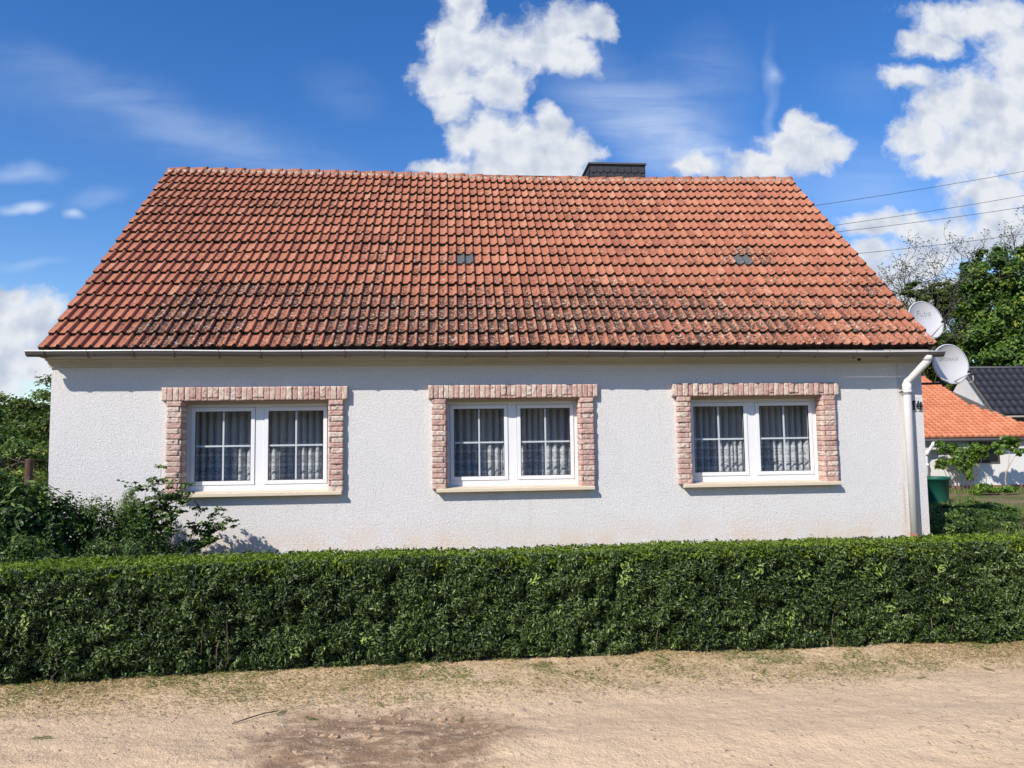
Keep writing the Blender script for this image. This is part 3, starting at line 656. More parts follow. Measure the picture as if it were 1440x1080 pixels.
for wi, (jl, jr, hl, hr) in enumerate(WIN):
    a, b = ops[wi]
    z0, z1 = ZB + .0, ZT - .005
    # outer frame
    fo = .058; zt = z1 - .075; zb = z0 + .088; mc = (a + b) / 2; mw = .062
    bm = bmesh.new()
    box(bm, a + .001, a + fo, FY, FY + .07, z0, z1 - .03, .004); box(bm, b - fo, b - .001, FY, FY + .07, z0, z1 - .03, .004)
    box(bm, a + fo + .001, b - fo - .001, FY, FY + .07, z0, zb, .004); box(bm, a + fo + .001, b - fo - .001, FY, FY + .07, zt, z1 - .03, .004)
    box(bm, mc - mw, mc + mw, FY + .001, FY + .069, zb + .001, zt - .001, .004)
    win = link('window', frommb('window', bm), M['pvc'], house)
    boxobj('head_board', (a + .001, b - .001, FY - .07, FY + .02, z1 - .028, z1 + .003), M['cream'], win)
    for (p, q) in ((a + fo, mc - mw), (mc + mw, b - fo)):
        p += .004; q -= .004; lo, hi = zb + .004, zt - .004; sw = .052; y0, y1 = FY - .012, FY + .05
        bm = bmesh.new()
        box(bm, p, p + sw, y0, y1, lo, hi, .005); box(bm, q - sw, q, y0, y1, lo, hi, .005)
        box(bm, p + sw + .0005, q - sw - .0005, y0, y1, lo, lo + sw, .005); box(bm, p + sw + .0005, q - sw - .0005, y0, y1, hi - sw, hi, .005)
        link('sash', frommb('sash', bm), M['pvc'], win)
        gp, gq, gl_, gh = p + sw, q - sw, lo + sw, hi - sw; e = .007
        boxobj('seal', [(gp, gp + e, y0 + .006, y0 + .03, gl_ + e, gh - e), (gq - e, gq, y0 + .006, y0 + .03, gl_ + e, gh - e), (gp, gq, y0 + .006, y0 + .03, gl_, gl_ + e), (gp, gq, y0 + .006, y0 + .03, gh - e, gh)], M['seal'], win)
        cx = (gp + gq) / 2; cz = (gl_ + gh) / 2 + .0; mu = .0115
        boxobj('muntin', [(cx - mu, cx + mu, y0 + .018, y0 + .028, gl_ + e, gh - e), (gp + e, cx - mu - .0005, y0 + .019, y0 + .027, cz - mu, cz + mu), (cx + mu + .0005, gq - e, y0 + .019, y0 + .027, cz - mu, cz + mu)], M['pvc'], win)
        bm = bmesh.new(); quad((gp + e, y0 + .014, gl_ + e), (gq - e, y0 + .014, gl_ + e), (gq - e, y0 + .014, gh - e), (gp + e, y0 + .014, gh - e))
        link('pane', frommb('pane', bm), M['glass'], win)
    # stone sill
    bm = bmesh.new(); prof = [(-.115, ZB - .05), (-.105, ZB - .055), (FY + .01, ZB - .055), (FY + .01, ZB + .012), (-.105, ZB - .006), (-.115, ZB - .012)]
    extr(bm, prof, jl + (.19 if wi == 0 else .06), jr - (.02 if wi < 2 else .0)); link('sill', frommb('sill', bm), M['sill'], win)
    # stone surround: header soldiers, jamb stones, reveal stones
    parts = []; rn = []
    def add(pal, *args, **kw):
        stoneblock(parts, *args, **kw)
        rn.append(np.clip({'p': rng.normal(.2, .13), 'c': rng.normal(.74, .12)}[pal], 0, 1))
    x = hl; k = 0; tw_ = (hr - hl) / 33
    while x < hr - .01:
        pal = 'c' if (k % 2 == 0) ^ (rng.random() < .15) else 'p'
        lo = ZT + .0
        if rng.random() < .25 and 3 < k < 30:
            add('p', x, x + tw_, -.045, .0, lo, lo + .035); add(pal, x, x + tw_, -.045 - rng.uniform(0, .008), .0, lo + .037, HT)
        else: add(pal, x, x + tw_, -.045 - rng.uniform(0, .01), .0, lo, HT)
        x += tw_; k += 1
    nj = 17; hj = (ZT - ZB + .01) / nj
    for side in (0, 1):
        xo0, xo1 = (jl, a + .005) if side == 0 else (b - .005, jr)
        for k in range(nj):
            zz = ZB - .012 + k * hj; pal = 'c' if (k % 2 == 1) ^ (rng.random() < .12) else 'p'
            xi = .035 if k % 2 else 0
            if xi:   # alternating toothed bond: a thin slip towards the opening
                if side == 0: add(pal, xo0, xo1 - xi, -.045, 0, zz, zz + hj); add('p' if pal == 'c' else 'c', xo1 - xi, xo1, -.042, 0, zz, zz + hj)
                else: add(pal, xo0 + xi, xo1, -.045, 0, zz, zz + hj); add('p' if pal == 'c' else 'c', xo0, xo0 + xi, -.042, 0, zz, zz + hj)
            else: add(pal, xo0, xo1, -.045 - rng.uniform(0, .006), 0, zz, zz + hj)
            # reveal
            if side == 0: add(pal, a - .001, a + .014, -.035, FY - .03, zz, zz + hj, face='right')
            else: add(pal, b - .014, b + .001, -.035, FY - .03, zz, zz + hj, face='left')
    Vs, Fs, Rs, off = [], [], [], 0
    for (V_, f_), r_ in zip(parts, rn): Vs.append(V_); Fs.append(f_ + off); Rs.append(np.full(len(V_), r_)); off += len(V_)
    sur = link('stone_surround', npmesh('stone_surround', np.concatenate(Vs), np.concatenate(Fs), {'rnd': np.concatenate(Rs)}), M['stone'], win)
    boxobj('joint_bed', [(hl + .012, hr - .012, -.030, -.001, ZT + .008, HT - .008), (jl + .01, a - .004, -.030, -.001, ZB - .008, ZT + .006), (b + .004, jr - .01, -.030, -.001, ZB - .008, ZT + .006),
                          (a + .001, b - .001, -.034, FY - .072, ZT - .012, ZT - .002)], M['joint'], win)
    # net curtain: its own object hanging inside
    c_ = empty('net_curtain', (mc, .56, 2.32), labels[wi], 'curtain', 'net curtains in the front windows')
    u = np.linspace(-1.12, 1.12, 900); zz = np.linspace(0, -1.5, 30); U, Zc = np.meshgrid(u, zz)
    ph = 2 * math.pi * (U / .105 + .9 * vnoise(U, U * 0 + wi * 7.7, 40 + wi, 3, 1.6))
    Dp = .042 * np.sin(ph) + .012 * np.sin(ph * .37 + 1) + .01 * Zc * np.sin(ph * .21 + wi)
    V_ = np.stack([U + .012 * np.cos(ph), Dp, Zc], -1).reshape(-1, 3); id_ = np.arange(U.size).reshape(U.shape)
    f_ = np.stack([id_[:-1, :-1], id_[:-1, 1:], id_[1:, 1:], id_[1:, :-1]], -1).reshape(-1, 4)
    link('fabric', npmesh('fabric', V_, f_, {'cu': U.ravel()}, smooth=True), M['net'], c_, world=False)
    bm = bmesh.new(); tube(bm, [(-1.15, 0, .01), (1.15, 0, .01)], .012, 8); link('curtain_rail', frommb('curtain_rail', bm), M['pvc'], c_, world=False)

# ------------------------------------------------------------------ satellite dishes
def dish(loc, az, el, W_, H_, text, sub, label, feed):
    root = empty('satellite_dish', loc, label, 'satellite dish', 'satellite dishes on the gable')
    rot = Matrix.Rotation(az, 4, 'Z') @ Matrix.Rotation(-el, 4, 'X')      # dish faces -Y before turning
    def fin(name, bm, m, parent=root):
        bm.transform(rot); return link(name, frommb(name, bm), m, parent, world=False)
    bm = bmesh.new(); nr, na_ = 12, 48; rings = []
    for i in range(nr + 1):
        r_ = i / nr; rings.append([bm.verts.new((math.cos(t_) * W_ * r_, -.09 * r_ * r_ + .09, math.sin(t_) * H_ * r_)) for t_ in np.linspace(0, 2 * math.pi, na_, endpoint=False)] if i else [bm.verts.new((0, .09, 0))])
    for i in range(nr):
        for k in range(na_):
            k2 = (k + 1) % na_
            if i == 0: f = bm.faces.new((rings[0][0], rings[1][k2], rings[1][k]))
            else: f = bm.faces.new((rings[i][k], rings[i][k2], rings[i + 1][k2], rings[i + 1][k]))
            f.smooth = True
    # rolled rim
    rim = [[bm.verts.new((math.cos(t_) * (W_ + dx), dy, math.sin(t_) * (H_ + dx))) for t_ in np.linspace(0, 2 * math.pi, na_, endpoint=False)] for dx, dy in ((.001, -.006), (.014, -.008), (.018, .006), (.012, .02), (0, .022))]
    for p_, q_ in zip(rim, rim[1:]):
        for k in range(na_): f = bm.faces.new((p_[k], p_[(k + 1) % na_], q_[(k + 1) % na_], q_[k])); f.smooth = True
    fin('reflector', bm, M['dish'])
    bm = bmesh.new(); fx, fz = feed
    tube(bm, [(0.02, .04, -H_ * .93), (fx, -.30, fz)], .010, 8); tube(bm, [(0.0, .05, -H_ * .97), (.0, .12, -H_ * .5), (0, .13, 0)], .018, 8); fin('feed_arm', bm, M['dish'])
    bm = bmesh.new(); tube(bm, [(fx, -.28, fz + .02), (fx, -.34, fz + .03)], [.022, .02], 12); tube(bm, [(fx, -.34, fz + .03), (fx, -.35, fz - .04)], .016, 10); fin('receiver_head', bm, M['plastic_dark'])
    bm = bmesh.new(); tube(bm, [(fx, -.35, fz - .03), (fx + .01, -.33, fz - .12), (fx, -.25, fz - .14), (fx, -.2, fz - .08)], .004, 6); fin('cable', bm, M['cable'])
    # wall mount
    bm = bmesh.new(); L = Vector(loc)
    tube(bm, [(0, .22, .0), (0, .22, -.30)], .02, 8); fin('mast', bm, M['plastic_dark'])
    bm = bmesh.new(); p0 = rot @ Vector((0, .22, -.25)); tube(bm, [p0, (XR - L.x, p0.y + .1, p0.z)], .018, 8); link('wall_arm', frommb('wall_arm', bm), M['plastic_dark'], root, world=False)
    def txt(s_, size, x, z, m_):
        cu = bpy.data.curves.new('t', 'FONT'); cu.body = s_; cu.size = size; cu.align_x = 'CENTER'; cu.extrude = .0006
        to = bpy.data.objects.new('t', cu); COL.objects.link(to); dg = bpy.context.evaluated_depsgraph_get(); me = bpy.data.meshes.new_from_object(to.evaluated_get(dg)); bpy.data.objects.remove(to)
        me.transform(Matrix.Translation((x, 0, z)) @ Matrix.Rotation(R(90), 4, 'X'))
        for v_ in me.vertices:   # wrap on the bowl
            r_ = math.hypot(v_.co.x / W_, v_.co.z / H_); v_.co.y += .09 - .09 * r_ * r_ - .004
        me.transform(rot); me.name = 'lettering'; link('lettering', me, m_, root, world=False)
    txt(text[0], text[1], text[2], text[3], M['dish_text'])
    if sub:
        txt(sub[0], sub[1], sub[2], sub[3], M['dish_text'])
    return root
dish((6.60, .62, 3.42), R(5), R(16), .285, .315, ('Fuba', .13, .04, .10), ('- - - - - - - -', .05, .05, .055), 'pale satellite dish higher on the gable, half hidden by the roof edge', (.02, -.19))
dish((6.60, .10, 2.665), R(4), R(8), .282, .295, ('OPTIMAX', .075, .015, .07), None, 'pale satellite dish below the gutter end, partly in shadow', (.03, -.21))

# ------------------------------------------------------------------ hedge
def hedge():
    HX0, HX1, HY0, HY1, HZ = -8.5, 9.5, -4.97, -4.50, .775
    h = empty('clipped_hedge', (0, -4.75, 0), 'low clipped dark green hedge along the sandy road', 'hedge')
    bm = bmesh.new(); box(bm, HX0, HX1, HY0 + .16, HY1 - .10, .10, HZ - .12); link('dark_filler_core', frommb('dark_filler_core', bm), M['hedge_core'], h)  # added near-black filler box: blocks see-through and darkens the gaps between leaves
    def bend(x): return -.20 * np.clip((-x - .6) / 3.4, 0, 1.3) ** 1.3 - .05 * np.clip((x - 1.5) / 2, 0, 1.3)
    def lump(x, z): return -bend(x) + .035 * vnoise(x, z, 50, 3, 1.6) + .02 * vnoise(x, z, 51, 2, 7)
    parts = []
    N = 230000
    # bias density to the part in view
    x = rng.uniform(-6.2, 6.2, N); z = rng.uniform(0.0, HZ, N); dep = rng.beta(1.2, 2.6, N) * .12
    z = np.where(z < .04, z + rng.uniform(0, .05, N), z); pk = vnoise(x, z, 58, 3, 11); dep = dep + np.clip(-pk, 0, .5) * .16; dep = np.where(pk > .25, dep - .02, dep)
    rag = .02 + .05 * (vnoise(x, x * 0, 60, 3, 2.0) + .3)
    keep = z > rag
    x, z, dep = x[keep], z[keep], dep[keep]; N = len(x)
    tz = np.clip(z / HZ, 0, 1); y = HY0 - lump(x, z) + dep - bend(x) * tz * .0 + .05 * np.clip((.12 - z) / .12, 0, 1) + .035 * np.clip((z - .68) / .1, 0, 1) ** 2
    c = np.stack([x, y, z], -1); n = np.tile([-.0, -1, .25], (N, 1))
    rn = np.clip(rng.normal(.45, .26, N) + .35 * vnoise(x, z, 52, 3, 4), 0, .93); rn = np.where(rng.random(N) < .012, rng.uniform(.95, 1, N), rn)
    parts.append(leaves(c, n, rng.uniform(.018, .050, N), rng.uniform(.007, .016, N), rn, .3, .85))
    m_ = 60000; x2 = rng.uniform(-6.4, 6.4, m_); z2 = rng.uniform(.04, HZ - .03, m_); c2 = np.stack([x2, HY0 + bend(x2) + rng.uniform(.07, .17, m_) + np.clip(-bend(x2) * rng.uniform(-.2, .4, m_), -.05, .2), z2], -1)
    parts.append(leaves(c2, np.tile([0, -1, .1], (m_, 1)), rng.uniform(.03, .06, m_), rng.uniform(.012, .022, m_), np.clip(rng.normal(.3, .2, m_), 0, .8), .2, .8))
    # a few brighter young sprays on the face
    for k in range(16):
        sx_, sz = rng.uniform(-5, 5), rng.uniform(.1, .72); m_ = 16
        c = np.stack([sx_ + rng.normal(0, .022, m_), HY0 - .02 - float(lump(np.array([sx_]), np.array([sz]))[0]) + rng.normal(0, .008, m_), sz + rng.normal(0, .022, m_)], -1)
        parts.append(leaves(c, np.tile([0, -1, .4], (m_, 1)), .036, .013, rng.uniform(.93, 1, m_), .3, .4))
    # ends outside the middle
    N = 22000; x = np.concatenate([rng.uniform(HX0, -6.2, N // 2), rng.uniform(6.2, HX1, N // 2)]); z = rng.uniform(.02, HZ, len(x))
    parts.append(leaves(np.stack([x, HY0 - lump(x, z) + rng.uniform(0, .08, len(x)), z], -1), np.tile([0, -1, .2], (len(x), 1)), rng.uniform(.035, .06, len(x)), .02, np.clip(rng.normal(.45, .2, len(x)), 0, 1), .3, .7))
    # back
    N = 30000; x = rng.uniform(HX0, HX1, N); z = rng.uniform(.02, HZ, N)
    parts.append(leaves(np.stack([x, HY1 + lump(x, z) - rng.uniform(0, .07, N), z], -1), np.tile([0, 1, .2], (N, 1)), rng.uniform(.04, .06, N), .02, np.clip(rng.normal(.45, .2, N), 0, 1), .3, .7))
    fol = leafmesh('foliage', parts); link('foliage', fol, M['hedge'], h)
    parts = []
    N = 62000; x = rng.uniform(HX0, HX1, N); u_ = rng.uniform(0, 1, N); y0_ = HY0 + .01 + bend(x); y = y0_ + (HY1 - y0_) * u_
    top = HZ + .018 * vnoise(x, y, 55, 3, 1.2) + .012 * vnoise(x, y, 56, 2, 6)
    edge = np.clip((y0_ + .05 - y) / .05, 0, 1)
    z = top - rng.beta(1.1, 2.5, N) * .09 - edge * .04 + np.where(rng.random(N) < .02, rng.uniform(0, .035, N), 0)
    parts.append(leaves(np.stack([x, y, z], -1), np.tile([0, -.1, .8], (N, 1)), rng.uniform(.025, .05, N), rng.uniform(.008, .015, N), np.clip(rng.normal(.45, .25, N) + .25 * vnoise(x, y, 57, 2, 2), 0, 1), .3, .7, up_=(0, 0, .6)))
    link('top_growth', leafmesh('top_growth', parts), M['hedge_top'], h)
    for k in range(45):
        bm = bmesh.new()
        x = rng.uniform(-5.5, 5.5); y = HY0 + float(bend(np.array(x))) + rng.uniform(.03, .10); pts = [(x, y + .03, 0)]
        for j in range(1, 5): pts.append((pts[-1][0] + rng.normal(0, .03), y + rng.normal(0, .012) - .004 * j, j * rng.uniform(.05, .11)))
        tube(bm, pts, [.006, .005, .004, .003, .002], 4, False)
        link('stem', frommb('stem', bm), M['twig'], h)
hedge()

# ------------------------------------------------------------------ plants
def shrub(name, label, cat, base, clumps, nleaf, L, Wd, m, stems=10, group=None, stemm=None, up_=None, stemr=.007, jit=.9, shell=.5):
    """clumps: (x,y,z,rx,ry,rz) world ellipsoids; leaves spread on broken shells round sub-clusters"""
    o = empty(name, base, label, cat, group)
    vol = np.array([c[3] * c[4] * c[5] for c in clumps]) ** .67; vol /= vol.sum(); C_, N_, R_ = [], [], []
    for c, w in zip(clumps, vol):
        k = int(nleaf * w); ncl = max(4, k // 60)
        d = rng.normal(size=(ncl, 3)); d /= np.linalg.norm(d, axis=1, keepdims=True); rr = rng.uniform(shell, 1.05, (ncl, 1))
        cc = d * rr; idc = rng.integers(0, ncl, k); off_ = rng.normal(0, .15, (k, 3)); p = cc[idc] + off_
        C_.append(np.array(c[:3]) + p * np.array(c[3:6])); nn = d[idc] * .7 + off_ * 2 + np.array([0, -.1, .35]); N_.append(nn)
        cr = rng.normal(0, .18, ncl); R_.append(np.clip(rng.normal(.48, .17, k) + cr[idc], 0, 1))
    C_ = np.concatenate(C_); N_ = np.concatenate(N_); R_ = np.concatenate(R_); kp = C_[:, 2] > .01; C_, N_, R_ = C_[kp], N_[kp], R_[kp]
    n = len(C_)
    link('foliage', leafmesh('foliage', [leaves(C_, N_, rng.uniform(.7, 1.3, n) * L, rng.uniform(.7, 1.2, n) * Wd, R_, .22, jit * .6, up_)]), M[m], o)
    bm = bmesh.new()
    for s in range(stems):
        c = clumps[s % len(clumps)]; tip = Vector((c[0] + rng.normal(0, c[3] * .5), c[1] + rng.normal(0, c[4] * .5), c[2] + rng.uniform(-.3, .9) * c[5])); b0 = Vector((base[0] + (c[0] - base[0]) * .45 + rng.normal(0, .06), base[1] + (c[1] - base[1]) * .4 + rng.normal(0, .05), 0))
        pts = [b0.lerp(tip, t) + Vector((rng.normal(0, .02), rng.normal(0, .02), 0)) * (t * (1 - t) * 4) for t in (0, .25, .5, .75, 1)]
        tube(bm, pts, [stemr, stemr * .85, stemr * .7, stemr * .5, stemr * .25], 5, False)
    link('branches', frommb('branches', bm), M[stemm or 'twig'], o)
    return o
def rose(label, base, canes, nleaf_per, m='rose', group='rose bushes by the wall'):
    """arching canes carrying separate compound leaves"""
    o = empty('rose_bush', base, label, 'rose bush', group)
    C_, N_ = [], []
    for tip, bow in canes:
        bm = bmesh.new()
        b0 = Vector(base) + Vector((rng.normal(0, .08), rng.normal(0, .06), 0)); tip = Vector(tip)
        pts = []
        for t in np.linspace(0, 1, 9):
            p = b0.lerp(tip, t); p.z += bow * math.sin(t * math.pi) ; p.x += .02 * math.sin(t * 9 + bow * 40); pts.append(p)
        tube(bm, pts, [.006 * (1 - .7 * i / 8) for i in range(9)], 5, False)
        for s in range(nleaf_per):
            t = rng.uniform(.22, 1.0) ** .8; i = min(int(t * 8), 7); p = pts[i].lerp(pts[i + 1], t * 8 - i)
            dr = Vector(rng.normal(size=3)); dr.z = abs(dr.z) * .3; dr.normalize(); e = p + dr * rng.uniform(.06, .16)
            tube(bm, [p, e], [.0022, .0012], 4, False)
            sd = dr.cross(Vector((0, 0, 1))).normalized()
            for q in (e, e.lerp(p, .35) + sd * .028, e.lerp(p, .35) - sd * .028, e.lerp(p, .7) + sd * .024, e.lerp(p, .7) - sd * .024):
                C_.append(q); N_.append((dr.x * .3, dr.y * .3 - .2, 1))
        link('cane', frommb('cane', bm), M['twig'], o)
    C_ = np.array(C_); N_ = np.array(N_); n = len(C_)
    link('foliage', leafmesh('foliage', [leaves(C_, N_, rng.uniform(.05, .08, n), rng.uniform(.032, .05, n), np.clip(rng.normal(.5, .2, n), 0, 1), .2, .45)]), M[m], o)
rose('tall rose bush in front of the wall beside the left window', (-4.70, -.75, 0), [((-4.62, -.80, 1.24), .05), ((-4.50, -.85, 1.36), .0), ((-4.33, -.8, 1.20), .08), ((-4.86, -.8, 1.15), .03), ((-4.72, -.7, 1.05), .08), ((-4.38, -.9, 1.0), .15), ((-4.95, -.8, .85), .1), ((-4.22, -.75, 1.12), .10), ((-4.62, -.9, .9), .1), ((-4.45, -.7, .95), .1), ((-4.85, -.7, .75), .1), ((-4.3, -.8, .8), .12), ((-4.16, -.8, 1.02), .10), ((-4.55, -.8, .7), .1)], 24)
rose('arching rose cane bush reaching out over the white wall', (-4.35, -.55, 0), [((-3.86, -.55, .78), .12), ((-4.0, -.5, .62), .12), ((-3.76, -.5, .55), .14), ((-4.1, -.55, .8), .08), ((-4.2, -.5, .6), .05), ((-3.92, -.6, .42), .08), ((-4.05, -.5, .38), .06), ((-3.70, -.5, .62), .2)], 17)
shrub('bushy_shrub', 'dark bushy shrub between the tall rose and the corner of the house', 'shrub', (-5.15, -.9, 0), [(-5.15, -.95, .55, .38, .3, .45), (-4.75, -1.0, .38, .33, .3, .34), (-4.45, -.95, .26, .25, .25, .22), (-5.5, -.9, .5, .3, .3, .42)], 11000, .05, .022, 'shrub', 26)
shrub('conifer_shrub', 'soft light green feathery shrub in front of the white wall', 'shrub', (-5.02, -.45, 0), [(-5.02, -.48, .8, .1, .1, .26), (-5.12, -.5, .62, .2, .12, .3), (-4.9, -.5, .6, .16, .12, .28)], 8000, .035, .007, 'bright', 8, up_=(0, 0, 1.2))
shrub('broad_leaved_shrub', 'large leafy dark shrub at the left corner of the house', 'shrub', (-6.2, -1.3, 0), [(-5.95, -1.35, .80, .38, .35, .40), (-6.35, -1.3, .95, .45, .4, .42), (-5.60, -1.3, .68, .26, .3, .36), (-6.7, -1.4, .7, .5, .4, .6), (-6.0, -1.5, .35, .6, .35, .35)], 15000, .085, .04, 'rose', 34)
shrub('broad_leaved_shrub', 'low shrub with pale yellowish leaves at the left edge above the hedge', 'shrub', (-5.75, -2.3, 0), [(-5.78, -2.3, .52, .32, .26, .34), (-5.4, -2.2, .36, .3, .24, .3), (-6.2, -2.2, .5, .4, .3, .4)], 5200, .07, .028, 'shrub', 22)
shrub('rose_bush', 'low twiggy rose bush standing in the bed behind the hedge', 'rose bush', (-4.65, -1.7, 0), [(-4.7, -1.75, .32, .4, .25, .28), (-4.2, -1.6, .25, .3, .2, .2)], 3600, .045, .022, 'rose', 34, group='rose bushes by the wall', stemr=.005)
# wooden post beside the corner
p_ = empty('wooden_post', (-6.46, -.12, 0), 'weathered brown wooden post beside the left corner of the house', 'post')
bm = bmesh.new(); tube(bm, [(-6.46, -.12, -.05), (-6.455, -.12, .8), (-6.45, -.12, 1.44), (-6.45, -.12, 1.46)], [.055, .052, .05, .04], 10); link('pole', frommb('pole', bm), M['wood_post'], p_)
bm = bmesh.new(); tube(bm, [(-6.45, -.15, 1.3), (-6.05, -.03, .98)], .003, 5); link('tie_wire', frommb('tie_wire', bm), M['rust'], p_)

def tree(name, label, base, height, clumps, nleaf, L, Wd, m, cat='tree', group=None, bark='bark', trunk_r=.16, nbr=18, shell=.6, twigs=0):
    o = empty(name, base, label, cat, group); B = Vector(base)
    bm = bmesh.new()
    top = Vector((B.x + .3, B.y, B.z + height * .8)); tp = [B.lerp(top, t) + Vector((math.sin(t * 5 + B.x) * .12, math.cos(t * 4) * .1, 0)) for t in np.linspace(0, 1, 7)]
    tube(bm, tp, [trunk_r * (1 - .8 * i / 6) for i in range(7)], 9, False)
    for k in range(nbr):
        c = clumps[k % len(clumps)]; i = rng.integers(1, 6); s = tp[i]; e = Vector((c[0] + rng.normal(0, c[3] * .5), c[1] + rng.normal(0, c[4] * .5), c[2] + rng.normal(0, c[5] * .5)))
        mid = s.lerp(e, .5) + Vector((rng.normal(0, .2), rng.normal(0, .2), rng.uniform(0, .5)))
        tube(bm, [s, s.lerp(mid, .6), mid, mid.lerp(e, .6), e], [trunk_r * .42, trunk_r * .32, trunk_r * .24, trunk_r * .15, trunk_r * .05], 6, False)
    link('trunk', frommb('trunk', bm), M[bark], o)
    vol = np.array([c[3] * c[4] * c[5] for c in clumps]) ** .67; vol /= vol.sum(); C_, N_, R_ = [], [], []
    for c, w in zip(clumps, vol):
        k = int(nleaf * w); ncl = max(8, k // 110)
        d = rng.normal(size=(ncl, 3)); d /= np.linalg.norm(d, axis=1, keepdims=True); rr = rng.uniform(shell, 1.08, (ncl, 1)) * (1 + .14 * np.sin(d[:, :1] * 7 + c[0]) * np.cos(d[:, 2:3] * 6))
        cc = d * rr; idc = rng.integers(0, ncl, k); off_ = rng.normal(0, .105, (k, 3)) * [1.2, 1.2, .7]; C_.append(np.array(c[:3]) + (cc[idc] + off_) * np.array(c[3:6]))
        N_.append(d[idc] * .6 + off_ * 3 + np.array([0, -.1, .5])); cr = rng.normal(0, .2, ncl); R_.append(np.clip(rng.normal(.48, .17, k) + cr[idc], 0, 1))
    C_ = np.concatenate(C_); N_ = np.concatenate(N_); R_ = np.concatenate(R_); n = len(C_)
    link('crown', leafmesh('crown', [leaves(C_, N_, rng.uniform(.7, 1.3, n) * L, rng.uniform(.7, 1.2, n) * Wd, R_, .2, .5)]), M[m], o)
    return o
def baretree(label, base, height, spread, seed, nl=900, group='bare topped trees behind the neighbour', leafL=.13):
    rr = np.random.default_rng(seed); o = empty('bare_tree', base, label, 'tree', group); bm = bmesh.new(); tips = []
    def grow(p, d, L_, r_, lev):
        pts = [p]; q = p.copy(); dd_ = d.copy(); n_s = 4
        for i in range(n_s):
            dd_ = (dd_ + Vector(rr.normal(0, .14, 3)) + Vector((0, 0, .05))).normalized(); q = q + dd_ * L_ / n_s; pts.append(q.copy())
        tube(bm, pts, [max(.009, r_ * (1 - .45 * i / n_s)) for i in range(n_s + 1)], 6 if lev < 2 else 4 if lev < 4 else 3, False)
        if lev >= 5: tips.append(q.copy()); return
        for k in range(3 if lev else 5):
            a = rr.integers(2, n_s + 1); b_ = (dd_ + Vector(rr.normal(0, .55, 3)) * spread).normalized(); b_.z = max(b_.z, -.1)
            grow(pts[a], b_, L_ * rr.uniform(.55, .8), r_ * .55, lev + 1)
        if lev > 2: tips.append(q.copy())
    grow(Vector(base), Vector((0, 0, 1)), height * .36, .16, 0)
    link('trunk', frommb('trunk', bm), M['bark_dark'], o)
    T = np.array([tuple(t) for t in tips]); id_ = rr.integers(0, len(T), nl); c = T[id_] + rr.normal(0, .14, (nl, 3))
    link('crown', leafmesh('crown', [leaves(c, np.tile([0., -.2, .6], (nl, 1)), rng.uniform(.7, 1.2, nl) * leafL, leafL * .5, np.clip(rng.normal(.5, .2, nl), 0, 1), .2, .7)]), M['twigleaf'], o)
# right background
tree('ivy_clad_tree', 'tall dense dark green ivy-clad tree behind the black roofed barn', (27.6, 25, 0), 10, [(27.3, 25, 7.9, 2.4, 2.2, 2.2), (26.4, 24.6, 9.4, 1.2, 1.4, 1.5), (28.6, 25, 9.9, 1.7, 1.8, 1.4), (25.7, 24.6, 10.2, .6, .8, .45), (29.8, 25, 8.2, 1.6, 1.6, 1.6), (26.0, 24.5, 6.0, 1.9, 1.8, 2.0), (28.8, 24.6, 6.0, 2.2, 2, 2.4), (27.4, 24.2, 4.6, 2.8, 2.0, 1.8)], 52000, .21, .12, 'tree')
tree('ivy_clad_tree', 'smaller ivy-clad tree with a ragged top left of the tall one', (23.8, 26, 0), 8, [(24.4, 26, 8.4, .95, .9, .95), (23.6, 26, 9.3, .7, .7, .42), (24.9, 26, 9.2, .5, .6, .5), (23.3, 25.8, 6.2, 1.3, 1.1, 1.1), (24.6, 25.6, 5.6, 1.4, 1.2, 1.4), (22.6, 26.2, 5.6, 1.2, 1.1, 1.3), (25.4, 26, 8.2, .8, .8, .9), (22.2, 26.2, 7.0, .8, .8, .7)], 30000, .18, .10, 'tree_warm')
tree('ivy_clad_tree', 'broad green tree at the right edge behind the barn', (32.0, 26, 0), 10, [(31.6, 26, 8.2, 2.2, 2, 2.0), (32.8, 26, 6.5, 2.4, 2, 2.6), (30.6, 25.6, 6.2, 1.6, 1.6, 2.0)], 16000, .24, .14, 'tree')
tree('young_tree', 'yellow green young tree showing between the dish and the roof edge', (19.6, 20.5, 0), 5.2, [(19.2, 20.5, 6.3, .9, 1.0, .8), (19.4, 20.5, 5.4, 1.2, 1.1, 1.3), (20.2, 20.4, 4.4, 1.2, 1.1, 1.2), (18.6, 20.6, 4.4, 1.2, 1.1, 1.2)], 9000, .15, .08, 'tree_warm')
baretree('thin bare-twigged tree rising just right of the roof slope', (23.2, 29, 0), 12.6, 1.15, 3, 4200)
baretree('thin bare-twigged tree rising above the smaller ivy-clad tree', (26.2, 29.5, 0), 14.2, 1.05, 12, 4800)
baretree('bare-crowned tree rising above the tall ivy-clad tree', (30.2, 30, 0), 15.8, 1.1, 5, 4800)
baretree('bare-crowned tree at the right edge of the view', (34.2, 30, 0), 15.6, 1.1, 8, 4500)
# across the road, behind the camera: what the window panes reflect
wx = rng.uniform(-40, 40, 36000); wh = 6.5 + 2.6 * vnoise(wx, wx * 0, 90, 3, .25); wz = rng.uniform(0, 1, 36000) ** .8 * wh
wc = np.stack([wx, -36 + rng.normal(0, 1.2, 36000) + 1.5 * vnoise(wx, wz, 91, 2, .4), wz], -1)
tag(link('wood', leafmesh('wood', [leaves(wc, np.tile([0, 1, .3], (36000, 1)), .7, .42, np.clip(rng.normal(.3, .2, 36000), 0, 1), .2, .6)]), M['tree']), 'dark green mass of trees across the road', 'wood', kind='stuff')
